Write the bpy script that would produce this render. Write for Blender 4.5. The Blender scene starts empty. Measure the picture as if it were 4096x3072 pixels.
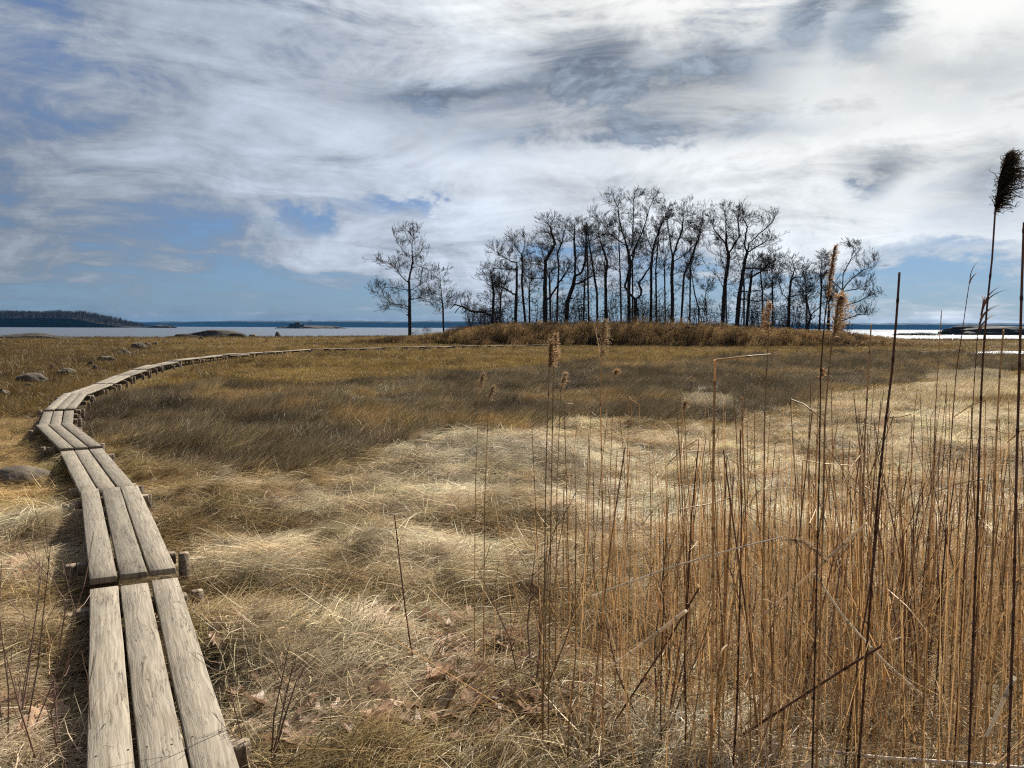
import bpy, math, random
import numpy as np
from mathutils import Matrix, Vector

# ------------------------------------------------------------------ camera, sky, sun
S = bpy.context.scene
W0, H0 = 4096.0, 3072.0
FPX = 3216.0                       # focal length in photograph pixels
CAM_Z = 2.05
PITCH, ROLL = math.radians(4.0), math.radians(0.24)
cam_d = bpy.data.cameras.new('camera')
cam_d.sensor_width = 36.0
cam_d.lens = FPX / W0 * 36.0
cam_d.clip_start, cam_d.clip_end = 0.05, 40000
cam = bpy.data.objects.new('camera', cam_d)
S.collection.objects.link(cam)
ROT = Matrix.Rotation(math.radians(90) - PITCH, 3, 'X') @ Matrix.Rotation(ROLL, 3, 'Z')
cam.matrix_world = Matrix.Translation((0, 0, CAM_Z)) @ ROT.to_4x4()
S.camera = cam
R3 = np.array(ROT)

def ray(px, py):
    return R3 @ np.array([(px - W0 / 2) / FPX, -(py - H0 / 2) / FPX, -1.0])
def on_plane(px, py, z=0.0):
    d = ray(px, py); t = (z - CAM_Z) / d[2]
    return np.array([d[0] * t, d[1] * t, z])
def at_y(px, py, Y):
    d = ray(px, py); t = Y / d[1]
    return np.array([d[0] * t, Y, CAM_Z + d[2] * t])

SUN_AZ, SUN_EL = math.radians(30), math.radians(40)
sun_dir = Vector((math.sin(SUN_AZ) * math.cos(SUN_EL), math.cos(SUN_AZ) * math.cos(SUN_EL), math.sin(SUN_EL)))
sd = bpy.data.lights.new('sun', 'SUN')
sd.energy = 5.0; sd.angle = math.radians(0.6); sd.color = (1.0, 0.95, 0.86)
sun = bpy.data.objects.new('sun', sd); S.collection.objects.link(sun)
sun.rotation_euler = sun_dir.to_track_quat('Z', 'Y').to_euler()
S.view_settings.view_transform = 'Standard'
S.view_settings.look = 'None'
S.view_settings.exposure = 0.75
S.view_settings.gamma = 1.0
S.cycles.max_bounces = 3
S.cycles.diffuse_bounces = 1
S.cycles.glossy_bounces = 2
S.cycles.transmission_bounces = 2
S.cycles.volume_bounces = 0
S.cycles.use_denoising = False
S.cycles.filter_width = 1.2
S.cycles.use_adaptive_sampling = True
S.cycles.adaptive_threshold = 0.02
S.cycles.caustics_reflective = False

world = bpy.data.worlds.new('World'); S.world = world
world.cycles.sampling_method = 'NONE'
world.use_nodes = True
WT = world.node_tree; WT.nodes.clear()

class NT:
    """small helper for building node graphs"""
    def __init__(s, t): s.t = t
    def n(s, typ, **kw):
        nd = s.t.nodes.new(typ)
        for k, v in kw.items(): setattr(nd, k, v)
        return nd
    def put(s, sock, v):
        if v is None: return
        if hasattr(v, 'is_output'): s.t.links.new(v, sock)
        else: sock.default_value = v
    def m(s, op, a, b=None, c=None, clamp=False):
        nd = s.n('ShaderNodeMath', operation=op); nd.use_clamp = clamp
        s.put(nd.inputs[0], a); s.put(nd.inputs[1], b); s.put(nd.inputs[2], c)
        return nd.outputs[0]
    def v(s, op, a, b=None):
        nd = s.n('ShaderNodeVectorMath', operation=op)
        s.put(nd.inputs[0], a); s.put(nd.inputs[1], b)
        return nd.outputs['Value'] if op in ('DOT_PRODUCT', 'LENGTH') else nd.outputs[0]
    def comb(s, x, y, z):
        nd = s.n('ShaderNodeCombineXYZ')
        for i, q in enumerate((x, y, z)): s.put(nd.inputs[i], q)
        return nd.outputs[0]
    def sep(s, a):
        nd = s.n('ShaderNodeSeparateXYZ'); s.put(nd.inputs[0], a); return nd.outputs
    def noise(s, vec, scale, detail=6, rough=.55, dist=0.0, lac=2.0, dim='3D'):
        nd = s.n('ShaderNodeTexNoise', noise_dimensions=dim)
        s.put(nd.inputs['Vector'], vec); nd.inputs['Scale'].default_value = scale
        nd.inputs['Detail'].default_value = detail; nd.inputs['Roughness'].default_value = rough
        nd.inputs['Distortion'].default_value = dist; nd.inputs['Lacunarity'].default_value = lac
        return nd.outputs['Fac']
    def ss(s, x, a, b, lo=0.0, hi=1.0, smooth=True):
        nd = s.n('ShaderNodeMapRange'); nd.interpolation_type = 'SMOOTHSTEP' if smooth else 'LINEAR'
        s.put(nd.inputs[0], x)
        for i, q in enumerate((a, b, lo, hi)): s.put(nd.inputs[i + 1], q)
        return nd.outputs[0]
    def mix(s, f, a, b, blend='MIX'):
        nd = s.n('ShaderNodeMix', data_type='RGBA', blend_type=blend)
        s.put(nd.inputs[0], f); s.put(nd.inputs[6], a if hasattr(a, 'is_output') else (*a[:3], 1)); s.put(nd.inputs[7], b if hasattr(b, 'is_output') else (*b[:3], 1))
        return nd.outputs[2]

def azel(px, py):
    d = ray(px * W0 / 2212, py * W0 / 2212); d = d / np.linalg.norm(d)
    return math.atan2(d[0], d[1]), math.asin(d[2])

def build_sky():
    g = NT(WT)
    tc = g.n('ShaderNodeTexCoord').outputs['Generated']
    x, y, z = g.sep(tc)
    az = g.m('ARCTAN2', x, y); el = g.m('ARCSINE', z)
    sky = g.n('ShaderNodeTexSky'); sky.sky_type = 'NISHITA'
    sky.sun_disc = False; sky.sun_elevation = SUN_EL; sky.sun_rotation = SUN_AZ
    sky.altitude = 0; sky.air_density = 1.0; sky.dust_density = 0.6; sky.ozone_density = 2.5
    blue = g.mix(.52, g.mix(1.0, sky.outputs[0], (0.34, 0.50, 0.76), 'MULTIPLY'), (1.25, 1.7, 2.4))
    # cloud deck seen in perspective
    zz = g.m('ADD', g.m('MAXIMUM', z, 0.0), 0.07)
    P = g.comb(g.m('DIVIDE', x, zz), g.m('DIVIDE', y, zz), 0.0)
    E = g.comb(az, el, 0.0)
    warp = g.noise(P, 0.50, 2, .5, dim='2D')
    nmid = g.noise(g.v('ADD', P, g.v('MULTIPLY', g.comb(warp, warp, 0.), (0.9, -0.7, 0))), 0.9, 6, .60, dim='2D')
    puff = g.noise(g.v('MULTIPLY', E, (1.0, 2.0, 0)), 7.0, 7, .66, .3, dim='2D')
    streak = g.noise(g.v('ADD', g.v('MULTIPLY', E, (1.0, 5.2, 0)), g.comb(0., g.m('MULTIPLY', warp, .5), 0.)), 4.6, 6, .64, .4, dim='2D')
    wob = g.m('SUBTRACT', nmid, 0.5); wob2 = g.m('SUBTRACT', warp, 0.5); wob3 = g.m('SUBTRACT', puff, 0.5); wob4 = g.m('SUBTRACT', streak, .5)
    EW = g.v('ADD', E, g.v('ADD', g.v('MULTIPLY', g.comb(wob, wob2, 0.), (.14, .05, 0)), g.v('MULTIPLY', g.comb(wob3, g.m('ADD', wob3, g.m('MULTIPLY', wob4, .4)), 0.), (.20, .11, 0))))
    EX = g.v('ADD', E, g.v('MULTIPLY', g.comb(g.m('ADD', wob3, wob), g.m('ADD', wob3, g.m('MULTIPLY', wob4, .5)), 0.), (.10, .065, 0)))
    def total(lst, start, EW=EW):
        o = start
        for px, py, rx, ry, amp in lst:
            a0, e0 = azel(px, py); k = FPX * 2212 / W0
            q = g.n('ShaderNodeVectorMath', operation='MULTIPLY_ADD')
            g.put(q.inputs[0], EW); q.inputs[1].default_value = (k / rx, k / ry, 0); q.inputs[2].default_value = (-a0 * k / rx, -e0 * k / ry, 0)
            o = g.m('MULTIPLY_ADD', g.m('POWER', .3679, g.v('DOT_PRODUCT', q.outputs[0], q.outputs[0])), amp, o)
        return o
    # glow of the sun behind the deck
    sdv = g.v('DOT_PRODUCT', tc, tuple(sun_dir))
    glow = g.m('POWER', g.m('MAXIMUM', sdv, 0.0), 3.5)
    whit = total([(300, 150, 480, 150, .20), (640, 340, 600, 130, .36), (1150, 400, 520, 150, .34), (1150, 30, 420, 120, .46), (1850, 270, 520, 170, .60), (1350, 520, 900, 60, .34)], 0.0)
    gaps = total([(850, 440, 120, 22, .8), (680, 488, 85, 24, .7), (690, 566, 110, 16, .5), (1130, 575, 110, 15, .5), (420, 595, 620, 40, .30),
                  (2080, 520, 240, 34, .6), (1900, 605, 300, 22, .5), (330, 480, 300, 60, .2), (20, 100, 150, 170, .4), (1100, 662, 1700, 36, .50)], 0.0)
    relief = g.m('ADD', g.m('MULTIPLY', wob, .5), g.m('ADD', g.m('MULTIPLY', wob3, .95), g.m('MULTIPLY', wob4, .85)))
    cov = g.m('ADD', g.m('MULTIPLY', relief, 1.75), g.m('SUBTRACT', g.m('ADD', whit, 0.66), gaps))
    c = g.ss(cov, -0.05, 0.95)
    # cloud colour: thin and bright towards the sun, greyer away from it
    lum = g.m('ADD', g.m('ADD', 0.13, g.m('MULTIPLY', glow, 0.78)), g.m('MULTIPLY', relief, g.m('ADD', .38, g.m('MULTIPLY', glow, .62))))
    lum = g.m('MINIMUM', g.m('ADD', lum, g.m('MULTIPLY', whit, .26)), .76)
    white = g.mix(g.ss(glow, .15, .75), (0.84, 0.95, 1.12), (1.0, 1.0, 0.96))
    ccol = g.v('SCALE', white, None)
    WT.links.new(g.m('MULTIPLY', lum, 10.0), ccol.node.inputs[3])
    col = g.mix(g.m('MULTIPLY', c, 0.95), blue, ccol)
    # darker low clouds
    dk = total([(1280, 215, 380, 75, .62), (1360, 175, 250, 85, 1.1), (1215, 150, 80, 60, .6), (960, 205, 150, 28, .9), (1400, 288, 320, 26, .9), (1745, 45, 62, 48, 1.1),
                (1910, 40, 65, 62, 1.0), (1880, 378, 52, 38, 1.1), (2180, 390, 120, 80, .6), (760, 60, 300, 40, .3), (2150, 150, 180, 60, .45), (1560, 120, 120, 50, .5), (1290, 110, 60, 50, .5)], 0.0, EX)
    dk = g.m('MULTIPLY', dk, g.ss(g.m('ADD', g.m('MULTIPLY', nmid, .5), g.m('MULTIPLY', puff, .5)), .30, .60, 0.25, 1.2))
    dk = g.m('MINIMUM', g.m('MULTIPLY', dk, 1.0), .95)
    shade_ = g.mix(g.ss(puff, .3, .7), (.13, .17, .24), (.40, .47, .57))
    col = g.mix(dk, col, g.mix(1.0, col, shade_, 'MULTIPLY'))
    bg = g.n('ShaderNodeBackground'); bg.inputs[1].default_value = 0.081
    WT.links.new(col, bg.inputs[0])
    out = g.n('ShaderNodeOutputWorld'); WT.links.new(bg.outputs[0], out.inputs[0])
build_sky()

# ------------------------------------------------------------------ helpers
random.seed(7)
RNG = np.random.default_rng(11)
col = S.collection

def hash2(ix, iy, seed):
    h = (ix.astype(np.int64) * 374761393 + iy.astype(np.int64) * 668265263 + seed * 144665) & 0xffffffff
    h = ((h ^ (h >> 13)) * 1274126177) & 0xffffffff
    h = h ^ (h >> 16)
    return (h & 0xffff) / 65535.0
def vnoise(x, y, seed=0):
    x = np.asarray(x, float); y = np.asarray(y, float)
    ix, iy = np.floor(x), np.floor(y); fx, fy = x - ix, y - iy
    fx = fx * fx * (3 - 2 * fx); fy = fy * fy * (3 - 2 * fy)
    a = hash2(ix, iy, seed); b = hash2(ix + 1, iy, seed); c = hash2(ix, iy + 1, seed); d = hash2(ix + 1, iy + 1, seed)
    return (a * (1 - fx) + b * fx) * (1 - fy) + (c * (1 - fx) + d * fx) * fy
def fbm(x, y, seed=0, oct=4):
    s = 0; a = .5
    for o in range(oct):
        s = s + a * (vnoise(x * 2 ** o, y * 2 ** o, seed + o) - .5); a *= .5
    return s                         # about -0.5..0.5
def sstep(x, a, b):
    t = np.clip((x - a) / (b - a), 0, 1); return t * t * (3 - 2 * t)

def mesh_np(name, verts, faces, mats=(), smooth=False, attrs=None):
    """faces: (N,3) or (N,4) array"""
    me = bpy.data.meshes.new(name)
    verts = np.asarray(verts, np.float32); faces = np.asarray(faces, np.int32)
    k = faces.shape[1]
    me.vertices.add(len(verts)); me.vertices.foreach_set('co', verts.ravel())
    me.loops.add(faces.size); me.loops.foreach_set('vertex_index', faces.ravel())
    me.polygons.add(len(faces))
    me.polygons.foreach_set('loop_start', np.arange(0, faces.size, k, dtype=np.int32))
    if smooth: me.polygons.foreach_set('use_smooth', np.ones(len(faces), bool))
    for m in mats: me.materials.append(m)
    for an, (typ, dat) in (attrs or {}).items():
        at = me.attributes.new(an, typ, 'POINT')
        at.data.foreach_set('value' if typ in ('FLOAT', 'INT') else 'vector' if typ == 'FLOAT_VECTOR' else 'color', np.asarray(dat, np.float32 if typ != 'INT' else np.int32).ravel())
    me.update(calc_edges=True); me.validate()
    return me
def obj(name, me, parent=None, loc=(0, 0, 0), rot=(0, 0, 0), scale=(1, 1, 1)):
    o = bpy.data.objects.new(name, me); col.objects.link(o)
    o.location = loc; o.rotation_euler = rot; o.scale = scale
    if parent: o.parent = parent
    return o
def tag(o, label=None, cat=None, group=None, kind=None):
    if label: o['label'] = label
    if cat: o['category'] = cat
    if group: o['group'] = group
    if kind: o['kind'] = kind
    return o
def empty(name, loc=(0, 0, 0), rz=0.0):
    o = bpy.data.objects.new(name, None); col.objects.link(o)
    o.location = loc; o.rotation_euler = (0, 0, rz); o.empty_display_size = .1
    return o

# ------------------------------------------------------------------ materials
def new_mat(name):
    m = bpy.data.materials.new(name); m.use_nodes = True
    m.node_tree.nodes.clear()
    g = NT(m.node_tree); out = g.n('ShaderNodeOutputMaterial')
    return m, g, out

def plant_mat(name, base=None, trans=.35, gloss=.07, rough=.45, rand=0.0, shade=True, sat=1.0):
    m, g, out = new_mat(name)
    if base is None:
        a = g.n('ShaderNodeAttribute', attribute_type='INSTANCER', attribute_name='tint').outputs['Color']
    else:
        rgb = g.n('ShaderNodeRGB'); rgb.outputs[0].default_value = (*base, 1); a = rgb.outputs[0]
    if shade:
        s = g.n('ShaderNodeAttribute', attribute_type='GEOMETRY', attribute_name='shade').outputs['Fac']
        v = g.v('SCALE', a); g.put(v.node.inputs[3], s); a = v
    if rand:
        oi = g.n('ShaderNodeObjectInfo').outputs['Random']
        v = g.v('SCALE', a); g.put(v.node.inputs[3], g.ss(oi, 0., 1., 1 - rand, 1 + rand, False)); a = v
        a = g.mix(g.m('MULTIPLY', g.m('FRACT', g.m('MULTIPLY', oi, 7.31)), .45), a, g.mix(1., a, (1.02, .74, .55), 'MULTIPLY'))
    d = g.n('ShaderNodeBsdfDiffuse'); t = g.n('ShaderNodeBsdfTranslucent'); gl = g.n('ShaderNodeBsdfGlossy')
    g.put(d.inputs[0], a); g.put(t.inputs[0], a); gl.inputs['Color'].default_value = (.9, .87, .8, 1); gl.inputs['Roughness'].default_value = rough
    m1 = g.n('ShaderNodeMixShader'); m1.inputs[0].default_value = trans
    g.t.links.new(d.outputs[0], m1.inputs[1]); g.t.links.new(t.outputs[0], m1.inputs[2])
    m2 = g.n('ShaderNodeMixShader'); m2.inputs[0].default_value = gloss
    g.t.links.new(m1.outputs[0], m2.inputs[1]); g.t.links.new(gl.outputs[0], m2.inputs[2])
    g.t.links.new(m2.outputs[0], out.inputs[0])
    return m

def principled(g, out, colr, rough=.8, bump=None, strength=.5, dist=.02, spec=.3):
    p = g.n('ShaderNodeBsdfPrincipled'); g.put(p.inputs['Base Color'], colr if hasattr(colr, 'is_output') else (*colr, 1))
    g.put(p.inputs['Roughness'], rough); p.inputs['Specular IOR Level'].default_value = spec
    if bump is not None:
        b = g.n('ShaderNodeBump'); b.inputs['Strength'].default_value = strength; b.inputs['Distance'].default_value = dist
        g.put(b.inputs['Height'], bump); g.t.links.new(b.outputs[0], p.inputs['Normal'])
    g.t.links.new(p.outputs[0], out.inputs[0])
    return p

def mat_bark():
    m, g, out = new_mat('bark')
    tc = g.n('ShaderNodeTexCoord').outputs['Object']
    x, y, z = g.sep(tc)
    n = g.noise(g.comb(x, y, g.m('MULTIPLY', z, .25)), 9, 5, .6)
    c = g.mix(g.ss(n, .3, .7), (.022, .017, .014), (.075, .058, .046))
    principled(g, out, c, .95, n, .8, .05, .05); return m
def mat_plank():
    m, g, out = new_mat('weathered_plank')
    tc = g.n('ShaderNodeTexCoord').outputs['Object']; oi = g.n('ShaderNodeObjectInfo').outputs['Random']
    x, y, z = g.sep(tc)
    off = g.m('MULTIPLY', oi, 37.0)
    wy = g.m('ADD', y, g.m('MULTIPLY', g.m('SUBTRACT', g.noise(g.comb(g.m('ADD', x, off), g.m('MULTIPLY', y, 2.0), off), 2.2, 2), .5), .05))
    grain = g.noise(g.comb(g.m('MULTIPLY', g.m('ADD', x, off), .9), g.m('MULTIPLY', wy, 26), off), 3.0, 6, .62)
    fine = g.noise(g.comb(g.m('MULTIPLY', g.m('ADD', x, off), 3.), g.m('MULTIPLY', wy, 90), off), 3.0, 4, .6)
    ck = g.noise(g.comb(g.m('MULTIPLY', g.m('ADD', x, off), 1.1), g.m('MULTIPLY', wy, 17), g.m('ADD', off, 9.)), 2.6, 5, .6, .4)
    crack = g.ss(g.m('ABSOLUTE', g.m('SUBTRACT', ck, .5)), .0, .018, 1., 0.)
    crack = g.m('MULTIPLY', crack, g.ss(g.noise(g.comb(g.m('ADD', x, off), g.m('MULTIPLY', y, 4.), 5.), 3.0, 3), .46, .60))
    vo = g.n('ShaderNodeTexVoronoi'); g.put(vo.inputs['Vector'], g.comb(g.m('ADD', x, off), g.m('MULTIPLY', y, 2.2), off)); vo.inputs['Scale'].default_value = 1.7
    kd = vo.outputs['Distance']
    knot = g.ss(kd, .03, .075, 1., 0.)
    blot = g.noise(g.comb(g.m('ADD', x, off), y, off), 3.5, 4, .6)
    c = g.mix(g.ss(grain, .32, .7), (.17, .137, .098), (.385, .322, .238))
    c = g.mix(g.ss(blot, .35, .75, 0, .5), c, (.33, .295, .235))
    c = g.mix(g.ss(fine, .35, .7, .35, 0), c, (.17, .14, .105))
    c = g.mix(g.m('MULTIPLY', knot, .65), c, (.12, .085, .055))
    c = g.mix(g.m('MULTIPLY', crack, .92), c, (.03, .022, .016))
    v = g.v('SCALE', c); g.put(v.node.inputs[3], g.ss(oi, 0, 1, .74, 1.14, False))
    h = g.m('SUBTRACT', g.m('ADD', grain, g.m('MULTIPLY', fine, .5)), g.m('MULTIPLY', crack, 1.5))
    principled(g, out, v, .82, h, .6, .006, .25); return m
def mat_post():
    m, g, out = new_mat('stake_wood')
    tc = g.n('ShaderNodeTexCoord').outputs['Object']; x, y, z = g.sep(tc)
    oi = g.n('ShaderNodeObjectInfo').outputs['Random']
    n = g.noise(g.comb(g.m('MULTIPLY', x, 30), g.m('MULTIPLY', y, 30), g.m('ADD', g.m('MULTIPLY', z, 4), g.m('MULTIPLY', oi, 20))), 1.5, 4, .6)
    c = g.mix(g.ss(n, .3, .7), (.12, .08, .055), (.38, .29, .20))
    v = g.v('SCALE', c); g.put(v.node.inputs[3], g.ss(oi, 0, 1, .6, 1.15, False))
    principled(g, out, v, .85, n, .6, .01); return m
def mat_rock(k=1.0):
    m, g, out = new_mat('granite')
    tc = g.n('ShaderNodeTexCoord').outputs['Object']; oi = g.n('ShaderNodeObjectInfo').outputs['Random']
    p = g.v('ADD', tc, g.comb(g.m('MULTIPLY', oi, 40), 0., 0.))
    n1 = g.noise(p, 2.2, 6, .62); n2 = g.noise(p, 22, 4, .65)
    c = g.mix(g.ss(n1, .35, .66), (.06, .044, .03), (.21, .165, .118))
    c = g.mix(g.ss(n2, .5, .75, 0, .55), c, (.10, .085, .07))
    c = g.mix(g.ss(g.noise(p, 1.1, 3), .5, .7, 0, .5), c, (.17, .13, .075))
    v = g.v('SCALE', c); g.put(v.node.inputs[3], g.ss(oi, 0, 1, .65 * k, 1.15 * k, False))
    principled(g, out, v, .88, g.m('ADD', n1, g.m('MULTIPLY', n2, .3)), .7, .05); return m
def mat_ground():
    m, g, out = new_mat('marsh_ground')
    a = g.n('ShaderNodeAttribute', attribute_type='GEOMETRY', attribute_name='tint').outputs['Color']
    pos = g.n('ShaderNodeNewGeometry').outputs['Position']; x, y, z = g.sep(pos)
    n = g.noise(pos, 6, 6, .65); st = g.noise(g.comb(g.m('MULTIPLY', x, .6), g.m('MULTIPLY', y, 2.0), z), 16, 5, .7, .8)
    f = g.m('ADD', g.ss(n, .25, .75, .45, 1.25), g.ss(st, .3, .75, -.2, .3))
    v = g.v('SCALE', a); g.put(v.node.inputs[3], f)
    principled(g, out, v, .95, g.m('ADD', n, st), .8, .04, .1); return m
def mat_water(rough=.24, scale=1.0, strength=1.0):
    m, g, out = new_mat('bay_water')
    pos = g.n('ShaderNodeNewGeometry').outputs['Position']; x, y, z = g.sep(pos)
    w = g.n('ShaderNodeTexNoise')
    q = g.comb(g.m('MULTIPLY', x, .55), g.m('MULTIPLY', y, 1.0), 0.)
    h = g.m('ADD', g.m('MULTIPLY', g.noise(q, .35 * scale, 5, .62), 1.0), g.m('MULTIPLY', g.noise(q, 1.7 * scale, 4, .6), .35))
    p = principled(g, out, (.085, .092, .10), rough, h, strength, .45, .5)
    p.inputs['IOR'].default_value = 1.33
    return m
def mat_flat(name, c, rough=.9, nscale=None, c2=None):
    m, g, out = new_mat(name)
    if nscale:
        n = g.noise(g.n('ShaderNodeTexCoord').outputs['Object'], nscale, 5, .6)
        c = g.mix(g.ss(n, .35, .65), c, c2)
    principled(g, out, c, rough, None, spec=.1); return m
M = dict(bark=mat_bark(), plank=mat_plank(), post=mat_post(), rock=mat_rock(), darkrock=mat_rock(.42), ground=mat_ground(), water=mat_water(),
         grass=plant_mat('dry_grass', trans=.38, gloss=.035), reedfar=plant_mat('far_reed', trans=.42, gloss=.02),
         reed=plant_mat('reed_cane', (.54, .365, .175), .32, .07, .4, .34), plume=plant_mat('reed_plume', (.36, .25, .145), .4, .03, .6, .2),
         plume_dark=plant_mat('dark_plume', (.055, .040, .025), .35, .02, .6), cane=plant_mat('pale_cane', (.84, .75, .60), .25, .06, .45, .08),
         darkreed=plant_mat('dark_backlit_cane', (.17, .09, .062), .18, .02, .6, .3),  # dark cane colour; also paints backlit reeds and leaves as silhouettes
         twig=plant_mat('twig', (.20, .125, .095), .05, .06, .4, .3), leaf=plant_mat('oak_leaf', (.40, .27, .185), .3, .03, .45, .45, shade=False),
         tanleaf=plant_mat('tan_leaf', (.50, .36, .20), .4, .02, .5, .3), dryleaf=plant_mat('pale_leaf', (.60, .45, .30), .35, .10, .4, .2),
         hill=mat_flat('far_wood', (.025, .03, .022), .95, .02, (.045, .045, .035)), headland=mat_flat('headland_soil', (.010, .009, .007), .95, .05, (.02, .017, .012)),
         wall=mat_flat('ruin_wall', (.045, .042, .038), .9, .5, (.08, .072, .065)), roof=mat_flat('ruin_roof', (.05, .05, .05)), pane=mat_flat('dark_opening', (.015, .017, .02), .4),
         paper=mat_flat('paper', (.75, .78, .82), .7), evergreen=plant_mat('bush_leaf', (.030, .028, .016), .1, .05, .5))

# ------------------------------------------------------------------ terrain
def poly_xy(pts, z=0.0):
    return np.array([on_plane(p[0] * W0 / 2212, p[1] * W0 / 2212, z)[:2] for p in pts])
def inside(poly, x, y):
    r = np.zeros(np.shape(x), bool); n = len(poly); j = n - 1
    for i in range(n):
        xi, yi = poly[i]; xj, yj = poly[j]
        c = ((yi > y) != (yj > y)) & (x < (xj - xi) * (y - yi) / (yj - yi + 1e-12) + xi)
        r ^= c; j = i
    return r
BAND = poly_xy([(190, 880), (330, 848), (640, 838), (860, 826), (1100, 803), (1300, 792), (1550, 776), (1900, 765), (2400, 758), (2400, 800), (2000, 806), (1760, 848), (1650, 882), (1560, 922), (1250, 928), (1010, 975), (760, 1015), (450, 1045), (300, 1005), (215, 935)])
STRAW = poly_xy([(300, 1075), (560, 1050), (790, 1030), (900, 975), (1100, 932), (1250, 930), (1560, 925), (1650, 885), (1760, 855), (2000, 818), (2700, 800), (4200, 1659), (4200, 2400), (-1200, 2400), (-500, 1180), (0, 1120), (170, 1100)])
WRACK = poly_xy([(1940, 800), (2060, 796), (2150, 800), (2170, 812), (2060, 822), (1950, 818)])
WRACK2 = poly_xy([(1380, 860), (1480, 848), (1580, 862), (1560, 885), (1440, 890)])
SHORE = np.array([(-400, 118), (-110, 122), (-60, 132), (-40, 150), (-28, 168), (-5, 176), (30, 172), (46, 158), (70, 152), (120, 160), (400, 150)])
CREEK = np.array([(40.5, 71.5), (43, 72.6), (47, 74.5), (53, 76.2), (60, 78), (75, 82), (100, 90), (140, 110)])
POOL = on_plane(1546, 1596, -.03)[:2]

MOUND = on_plane(1080 * 1.8517, 1010 * 1.8517)[:2]
def seg_dist(x, y, pl):
    d = np.full(np.shape(x), 1e9)
    for (x0, y0), (x1, y1) in zip(pl[:-1], pl[1:]):
        t = np.clip(((x - x0) * (x1 - x0) + (y - y0) * (y1 - y0)) / ((x1 - x0) ** 2 + (y1 - y0) ** 2), 0, 1)
        d = np.minimum(d, np.hypot(x - x0 - t * (x1 - x0), y - y0 - t * (y1 - y0)))
    return d
def wob(x, y):
    s = np.clip(y / 14, .25, 3.5)
    return x + s * 2.6 * fbm(x / (1.3 * s) + 5, y / (1.3 * s), 31, 4), y + s * 2.4 * fbm(x / (1.3 * s), y / (1.3 * s) + 9, 41, 3)
def zones(x, y):
    xw, yw = wob(x, y)
    b = inside(BAND, xw, yw); s = inside(STRAW, xw, yw) & ~b
    w = inside(WRACK, xw, yw) | inside(WRACK2, xw, yw)
    return b, s | w, w
def shore_y(x):
    return np.interp(x, SHORE[:, 0], SHORE[:, 1])
def hgt(x, y):
    x = np.asarray(x, float); y = np.asarray(y, float)
    z = .10 * fbm(x / 9, y / 9, 3, 3) + .05 * fbm(x / 2.2, y / 2.2, 5, 2)
    near = 1 - sstep(y, 14, 30)
    z = z + near * (.40 * fbm(x / 1.05 + .3 * y, y / .70, 8, 3) + .12 * np.abs(fbm(x / .33, y / .28, 12, 2)))
    # straw mound in the middle of the foreground
    mx, my = on_plane(1060 * 1.8517, 1000 * 1.8517)[:2]
    z = z + .22 * np.exp(-((x - mx) / 1.9) ** 2 - ((y - my) / 1.4) ** 2)
    # the wooded rise
    e = ((x - 15) / 33) ** 2 + ((y - 114) / 18) ** 2
    z = z + 1.5 * (1 - sstep(e, .25, 1.05)) + .8 * np.exp(-((x - 17) / 6) ** 2 - ((y - 111) / 5) ** 2)
    # shore and creek
    dsh = shore_y(x) - y
    z = z - 1.6 * (1 - sstep(dsh, -9, 2.2)) * (y > 60)
    dc = seg_dist(x, y, CREEK)
    z = z * sstep(dc, 5, 14) - .34 * (1 - sstep(dc, 2.2, 5.5))
    dp = np.hypot((x - POOL[0]) / 1.5, (y - POOL[1]) / 1.7)
    z = z - .16 * (1 - sstep(dp, .15, .6))
    return z

C_BAND = np.array([.105, .078, .043]); C_STRAW = np.array([.72, .60, .41]); C_HAY = np.array([.34, .235, .105]); C_MEAD = np.array([.205, .125, .036]); C_DARK = np.array([.115, .07, .025])
def veg_colour(x, y, b, s, w):
    n1 = fbm(x / 3.1, y / 3.1, 61, 3); n2 = fbm(x / 11, y / 11, 71, 3); n3 = fbm(x / .8, y / .8, 81, 3)
    t = np.clip(.5 + 1.6 * n1 + .8 * n2, 0, 1)[..., None]
    mead = C_MEAD * (1 - t) + np.array([.33, .22, .072]) * t
    # vignette painted into the colour: redder and darker towards the left edge, darker low strip by the shore
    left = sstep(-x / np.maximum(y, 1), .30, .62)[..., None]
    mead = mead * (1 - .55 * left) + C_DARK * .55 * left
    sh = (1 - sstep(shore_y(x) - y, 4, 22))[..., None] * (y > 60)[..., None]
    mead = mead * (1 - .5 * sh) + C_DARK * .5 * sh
    band = C_BAND * (1 - t) + np.array([.18, .132, .072]) * t
    ts = np.clip(.66 - .34 * sstep(-x, .5, 2.0) + 1.9 * n1 + 2.4 * n3, 0, 1)[..., None]
    straw = C_STRAW * 1.16 * ts + C_HAY * 1.0 * (1 - ts)
    mnd = np.exp(-((x - MOUND[0]) / 2.3) ** 2 - ((y - MOUND[1]) / 1.5) ** 2)[..., None] * .85
    straw = straw * (1 - mnd) + np.array([.84, .75, .58]) * mnd * (.72 + .35 * ts)
    rightfield = (sstep(y, 8, 12) * (1 - s * 0))[..., None]
    straw = np.where(rightfield > .5, straw * np.array([.92, .88, .80]), straw)
    c = np.where(b[..., None], band, np.where(s[..., None], straw, mead))
    hay = ((~b) & (~s) & (y < 17))[..., None]
    c = np.where(hay, C_HAY * (.75 + .9 * t), c)
    c = np.where(w[..., None], np.array([.46, .37, .23]) * (.6 + .7 * t), c)
    return c

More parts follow.
